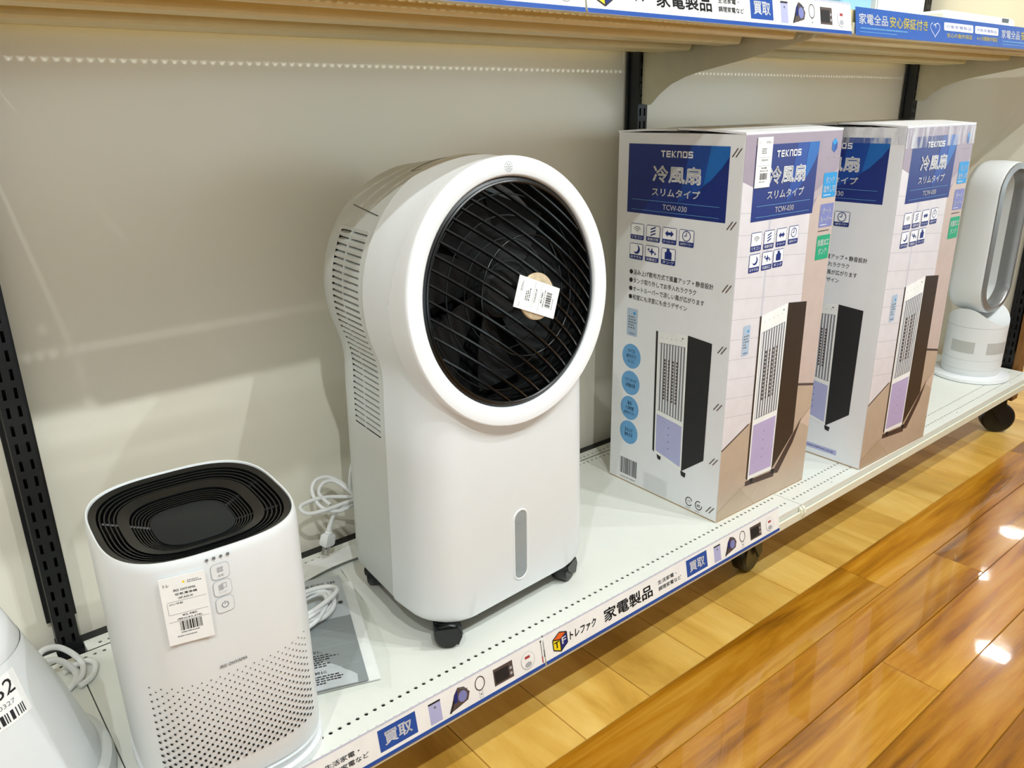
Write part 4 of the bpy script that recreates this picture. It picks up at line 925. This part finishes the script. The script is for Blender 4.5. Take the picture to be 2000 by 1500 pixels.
    q.lines(.2385,.278,.5165,.5205,1,BROWNI,3,6)
    cu, cv = .2625, .6690
    q.poly([(cu-.0085,cv+.006),(cu,cv+.013),(cu+.0085,cv+.006),(cu,cv+.001)], CYAN, 2); q.poly([(cu-.0085,cv+.006),(cu,cv+.001),(cu,cv-.012),(cu-.0085,cv-.006)], BLUE, 2); q.poly([(cu,cv+.001),(cu+.0085,cv+.006),(cu+.0085,cv-.006),(cu,cv-.012)], MATS['mid_blue_print'], 2)
    q.text('Simple+Best', .2405, .2835, .6465, .6525, WINK, 2, .01)
    q.build('front_print', t, (-hx, -hy, 0), (1,0,0), (0,0,1))
    if second:
        w = MB(); rnd = random.Random(5)
        w.box(-hx-.0006, hx+.0012, -hy-.0012, -hy-.0008, BH-.045, BH-.006); w.box(-hx-.0012, -hx-.0008, -hy, hy, BH-.036, BH-.006); w.box(hx+.0008, hx+.0012, -hy, hy, BH-.05, BH-.006); w.build('shrink_wrap', WRAP, t)
    return t
c1 = carton(1.0150, -.4835, -.0150, 'tall printed cooler carton with a price sticker and staples, nearer the cooler')
c2 = carton(1.4310, -.5420, -.0170, 'tall printed cooler carton beside the bladeless fan', True)
M1 = PM[c1.name]
price_tag(M1 @ Matrix.Translation((-BW/2+.0505, -BD/2-.0012, .650)) @ Matrix.Rotation(R(90), 4, 'X'), .0415, .0800, 'white barcode price sticker on the front of the first carton', 2)

# ================================================================ bladeless fan on the right
FX, FY, FA = 2.268, -.425, -.12
fan = thing('bladeless_fan', (FX, FY, DZ), FA, 'white bladeless tower fan with tall oval loop beside the second carton', 'fan')
MB().lathe([(.097,0),(.1005,.003),(.099,.010),(.080,.014)], 56, cap0=True, cap1=True).build('base_plate', RINGW, fan, smooth=40)
MB().lathe([(.073,.014),(.0745,.018),(.0745,.030),(.0735,.0305),(.0735,.031),(.0745,.0315),(.0748,.058),(.0738,.0585),(.0738,.059),(.0748,.0595),(.0750,.150),(.0738,.1506),(.0738,.1512),(.0752,.152),(.0752,.157)], 56, cap0=True, cap1=True).build('body', WHITE, fan, smooth=40)
# intake mesh panels around the body, and the saddle that carries the loop
mesh_m = mat('silver_mesh', (186, 187, 184), .45)
for a0 in (-200, -128, -70, -20):
    g = MB(); aa = [R(a0+d) for d in range(0, 49, 6)]; 
    g.loft([[(.0754*math.cos(a), .0754*math.sin(a), z) for a in aa] for z in (.080, .112)], 0, closed=False); g.build('intake_mesh', mesh_m, fan, smooth=60)
sd = MB(); rg = []
for k in range(56):
    pass
def saddle_top(a): return .157+.040*max(0, math.cos(a))**2 if False else .160+.042*(abs(math.cos(a))**2.2)
rgs = [[(.0752*math.cos(2*math.pi*j/56), .0752*math.sin(2*math.pi*j/56), .157) for j in range(56)],
       [(.0748*math.cos(2*math.pi*j/56), .0748*math.sin(2*math.pi*j/56), saddle_top(2*math.pi*j/56)) for j in range(56)],
       [(.060*math.cos(2*math.pi*j/56), .060*math.sin(2*math.pi*j/56), saddle_top(2*math.pi*j/56)*.94+.01) for j in range(56)],
       [(.02*math.cos(2*math.pi*j/56), .02*math.sin(2*math.pi*j/56), .165) for j in range(56)]]
sd.loft(rgs, 0, True, True); sd.build('saddle', GREYP if False else WHITE, fan, smooth=60)
def stad(w, h, zc, n=14):
    r_ = w; hs = h-w
    return [(r_*math.cos(R(180*k/n)), zc+hs+r_*math.sin(R(180*k/n))) for k in range(n+1)] + [(-r_*math.cos(R(180*k/n)), zc-hs-r_*math.sin(R(180*k/n))) for k in range(n+1)]
zc = .388
secs = [(.0745,.199,-.030),(.0775,.202,-.024),(.0790,.2035,.01),(.0780,.2025,.045),(.073,.1975,.060),(.068,.1925,.062),(.061,.1855,.056),(.058,.1825,.03),(.0575,.182,-.02),(.0605,.185,-.033)]
lp = MB(); rg = [[(x, y, z) for x, z in stad(w, h, zc)] for w, h, y in secs]; rg.append(rg[0]); lp.loft(rg, 0); lp.build('air_loop', WHITE, fan, smooth=50)
rm = MB(); rg = [[(x, y, z) for x, z in stad(w, h, zc)] for w, h, y in ((.0748,.1993,-.0305),(.0745,.199,-.0335),(.0600,.1845,-.0365),(.0570,.1815,-.0335),(.0572,.1817,.0))]; rm.loft(rg, 0); rm.build('silver_rim', SILVER, fan, smooth=50)
MB().lathe([(.004,0),(.0042,.0006)], 14, cap1=True).xf(Matrix.Rotation(R(-72),4,'Z') @ Matrix.Translation((.0748,0,.044)) @ Matrix.Rotation(R(90),4,'Y')).build('power_button', GREYP, fan)
price_tag(PM[fan.name] @ Matrix.Rotation(R(-28),4,'Z') @ Matrix.Translation((.0775,0,.116)) @ Matrix.Rotation(R(90),4,'Z') @ Matrix.Rotation(R(90),4,'X'), .040, .070, 'white price tag stuck to the bladeless fan body', 1)
# ribbed white heater mostly hidden between the carton and the fan
ht = thing('ribbed_heater', (2.165, -.24, DZ), 0, 'white ribbed appliance mostly hidden behind the second carton', 'appliance')
pf = [(.075,0),(.08,.004)]
for k in range(22): z = .012+.0075*k; pf += [(.078,z),(.0805,z+.0012),(.0805,z+.0036),(.078,z+.0048)]
MB().lathe(pf+[(.078,.18),(.070,.186)], 40, cap0=True, cap1=True).build('ribbed_body', WHITE, ht, smooth=30)
MB().lathe([(.070,.186),(.074,.190),(.070,.215),(.05,.232),(.02,.238)], 40, cap1=True).build('top_dome', mat('pale_blue_plastic', (206, 220, 228), .35), ht, smooth=50)
st_ = MB(); st_.loft([[(x, y, z) for x, y in ((-.03,0),(.03,0),(.03,.002),(-.03,.002))] for z in (0, .075)], 0, True, True)
ac = thing('acrylic_card_stand', (1.80, -.40, DZ), -.35, 'small clear acrylic card stand between the second carton and the fan', 'card stand')
a_ = MB(); a_.prism([(-.02,0),(.02,0),(.02,.002),(.002,.002),(.012,.08),(.010,.08),(0,.002),(-.02,.002)], -.028, .028, 'x'); a_.build('stand_sheet', FILM, ac)

# ================================================================ manuals in a clear bag, cables
def onrect(TR, BR, w, dz):
    TR, BR = Vector(TR+(0,)), Vector(BR+(0,)); d = (BR-TR).normalized(); lft = Vector((d.y, -d.x, 0)); 
    if lft.x > 0: lft = -lft
    return TR, BR, d, lft
bag = thing('manual_bag', (.30, -.33, DZ), 0, 'clear plastic bag with grey printed manuals beside the air purifier', 'plastic bag')
TR, BR = Vector((.390,-.186,0)), Vector((.2985,-.446,0)); dv = (BR-TR).normalized(); lf = Vector((dv.y, -dv.x, 0)); lf = lf if lf.x < 0 else -lf; Lr = (BR-TR).length
def leaf(name, m, z0, o_r, o_t, o_b, w, curl, zt=.0012, smooth=60):
    b = MB(); g = []
    for i in range(9):
        t_ = i/8; row = []
        for j in range(5):
            q = TR+dv*(-o_t+(Lr+o_t+o_b)*t_)-lf*o_r+lf*(w*j/4); z = z0+curl*max(0, t_-.75)**2*6*(j/4)+.0008*math.sin(6*t_+j)
            row.append((q.x, q.y, DZ+z))
        g.append(row)
    b.loft(g, 0, closed=False); b.loft([[(x, y, z-zt) for x, y, z in r_] for r_ in reversed(g)], 0, closed=False)
    return b.build(name, m, bag, world=True, smooth=smooth)
leaf('inner_sheet', PAPER, .0030, .0165, -.022, .0, .115, .003)
leaf('manual_cover', GPAPER, .0062, 0, 0, 0, .108, .004)
W = PM[bag.name].inverted()
p = Print()  # u from right edge to the left is negative
def cov(u, v, l):  # u: distance from the right edge to the left, v: distance down from the top
    q = TR+dv*v+lf*u; t_ = v/Lr; z = .0062+.004*max(0, t_-.75)**2*6*(u/.118)+.0008*math.sin(6*t_+u/.0295)+.0004+l*.0002; return tuple(W @ Vector((q.x, q.y, DZ+z)))
for k in range(10): p.rect(.0003, .107, .119+.0158*k, .119+.0158*(k+1), DPAPER, 0)
class Flip(Print): pass
def ctext(tx, u0, u1, v0, v1, m, bold=0):   # reading direction: left to right = decreasing u, up = decreasing v
    vs, fs, w, h = text_geo(tx, bold); p.b.add([(u1-x*(u1-u0)/w, v1-y*(v1-v0)/h, 1.5) for x, y in vs], fs, p.mi(m))
ctext('THREEUP', .010, .085, .018, .027, GINK, .01); ctext('取扱説明書', .006, .05, .078, .086, INK, .01)
for v0, n_, sd_ in ((.130,2,1),(.160,2,2),(.196,6,3),(.243,4,4)):
    ctext('ご使用前に', .052, .098, v0-.006, v0, INK, .01)
    rnd = random.Random(sd_)
    for i in range(n_):
        v = v0+.0045+.005*i; u = .098; end = rnd.uniform(.03, .06)
        while u > end: w = rnd.uniform(.002, .006); p.rect(u-w, u, v, v+.0022, INK, 1); u -= w+rnd.uniform(.0008, .002)
    p.rect(.004, .106, v0-.0105, v0-.0099, LINK, 1)
p.build('cover_print', bag, (0,0,0), (1,0,0), (0,0,1), bend=cov)
fb = MB(); g = []
rnd = random.Random(11)
cs = [(.345,-.150),(.404,-.168)], [(.300,-.20),(.394,-.222)], [(.285,-.26),(.387,-.28)], [(.268,-.33),(.370,-.35)], [(.250,-.40),(.352,-.41)], [(.232,-.452),(.316,-.476)]
for a_, b_ in cs:
    row = []
    for j in range(13):
        t_ = j/12; row.append((a_[0]+(b_[0]-a_[0])*t_, a_[1]+(b_[1]-a_[1])*t_, DZ+.0005+(.0130 if .05 < t_ < .78 else .005 if t_ < .92 else 0)+rnd.uniform(0, .0012)))
    g.append(row)
g2 = []
for i in range(len(g)-1):
    for s_ in range(4): g2.append([tuple(Vector(g[i][j]).lerp(Vector(g[i+1][j]), s_/4)+Vector((0,0,rnd.uniform(-.0003,.0006)))) for j in range(13)])
g2.append(g[-1]); fb.loft(g2, 0, closed=False); fb.build('bag_film', FILM, bag, world=True, smooth=80)
coil = MB()
for k, (cx, cy, ra, rb_, ph, z) in enumerate(((.300,-.262,.050,.026,.4,.020),(.298,-.266,.046,.022,.5,.027),(.302,-.264,.052,.024,.3,.033),(.294,-.270,.044,.025,.7,.024))):
    coil.tube([(cx+ra*math.cos(2*math.pi*q/28+k)*math.cos(ph)-rb_*math.sin(2*math.pi*q/28+k)*math.sin(ph), cy+ra*math.cos(2*math.pi*q/28+k)*math.sin(ph)+rb_*math.sin(2*math.pi*q/28+k)*math.cos(ph), DZ+z+.003*math.sin(2*math.pi*q/28*2+k)) for q in range(28)], .0037, 8, closed=True)
coil.tube(spline([(.345,-.250,.020+DZ),(.335,-.275,.018+DZ),(.31,-.292,.0175+DZ),(.275,-.290,.0175+DZ),(.25,-.275,.018+DZ)], 8), .0042, 8)
tag(coil.build('cable_coil', CORD, origin=(.30,-.265,DZ+.015), smooth=60), 'white coiled cable lying on the bagged manuals', 'cable')
# folded white sheet behind the bag
ws = MB(); g = []
for i in range(7):
    row = []
    for j in range(9):
        u, v = j/8, i/6; x = .318+.142*u; y = -.172+.052*v+.014*u; z = .0015+.010*(1-v)*abs(math.sin(2.4*u+.4))+.006*v*(1-u)
        row.append((x, y, DZ+z))
    g.append(row)
ws.loft(g, 0, closed=False); ws.loft([[(x, y, z-.0006) for x, y, z in r_] for r_ in reversed(g)], 0, closed=False)
tag(ws.build('folded_sheet', PAPER, origin=(.39,-.15,DZ), smooth=40), 'folded white sheet lying against the back panel under the plug', 'paper')

# ================================================================ goods on the upper shelf (their lower edges show above the banner)
zt = DZ+ZS+.0005
g1 = thing('slim_white_appliance', (1.83, -.43, zt), 0, 'flat white appliance with a small dark display, lying above the blue banner', 'appliance')
b = MB(); b.bevbox(-.175, .175, -.05, .09, 0, .030, .006); b.build('casing', WHITE, g1)
MB().box(.10, .135, -.0505, -.0498, .0195, .0275).build('display', BLACKG, g1)
MB().box(.02, .174, -.0512, -.0498, .012, .0128).build('lid_seam', LINK, g1)
g2_ = thing('white_box', (1.47, -.40, zt), 0, 'white carton standing above the blue banner, left of its dark post', 'box')
MB().bevbox(-.09, .09, -.08, .08, 0, .16, .003).build('carton_body', PAPER, g2_)
MB().box(-.089, .02, -.0806, -.0799, .002, .155).build('pale_label', mat('pale_grey_print', (226, 228, 230), .5), g2_)
g3 = thing('light_blue_box', (1.31, -.43, zt), 0, 'small light blue carton above the left end of the blue banner', 'box')
MB().bevbox(-.05, .05, -.05, .07, 0, .11, .003).build('carton_body', mat('light_blue_carton', (142, 190, 226), .5), g3); MB().box(-.049, .02, -.0506, -.0499, .07, .10).build('white_label', PAPER, g3)
g4 = thing('rounded_white_appliance', (1.10, -.41, zt), 0, 'white appliance with a dark rim at the end of the upper white strip', 'appliance')
MB().lathe([(.07,0),(.09,.006),(.098,.03),(.098,.10),(.08,.13),(.03,.14)], 48, cap0=True, cap1=True).build('body', WHITE, g4, smooth=45)
MB().lathe([(.0988,.012),(.0992,.015),(.0988,.018)], 48).build('dark_rim', BLACKP, g4, smooth=45)

bpy.data.objects.remove(_fo, do_unlink=True)
scene.cycles.use_denoising = True
scene.cycles.use_adaptive_sampling = True; scene.cycles.adaptive_threshold = 0.03; scene.cycles.adaptive_min_samples = 16
scene.cycles.max_bounces = 7; scene.cycles.diffuse_bounces = 4; scene.cycles.glossy_bounces = 3; scene.cycles.transparent_max_bounces = 12
scene.cycles.sample_clamp_indirect = 6.0
scene.cycles.caustics_reflective = False; scene.cycles.caustics_refractive = False
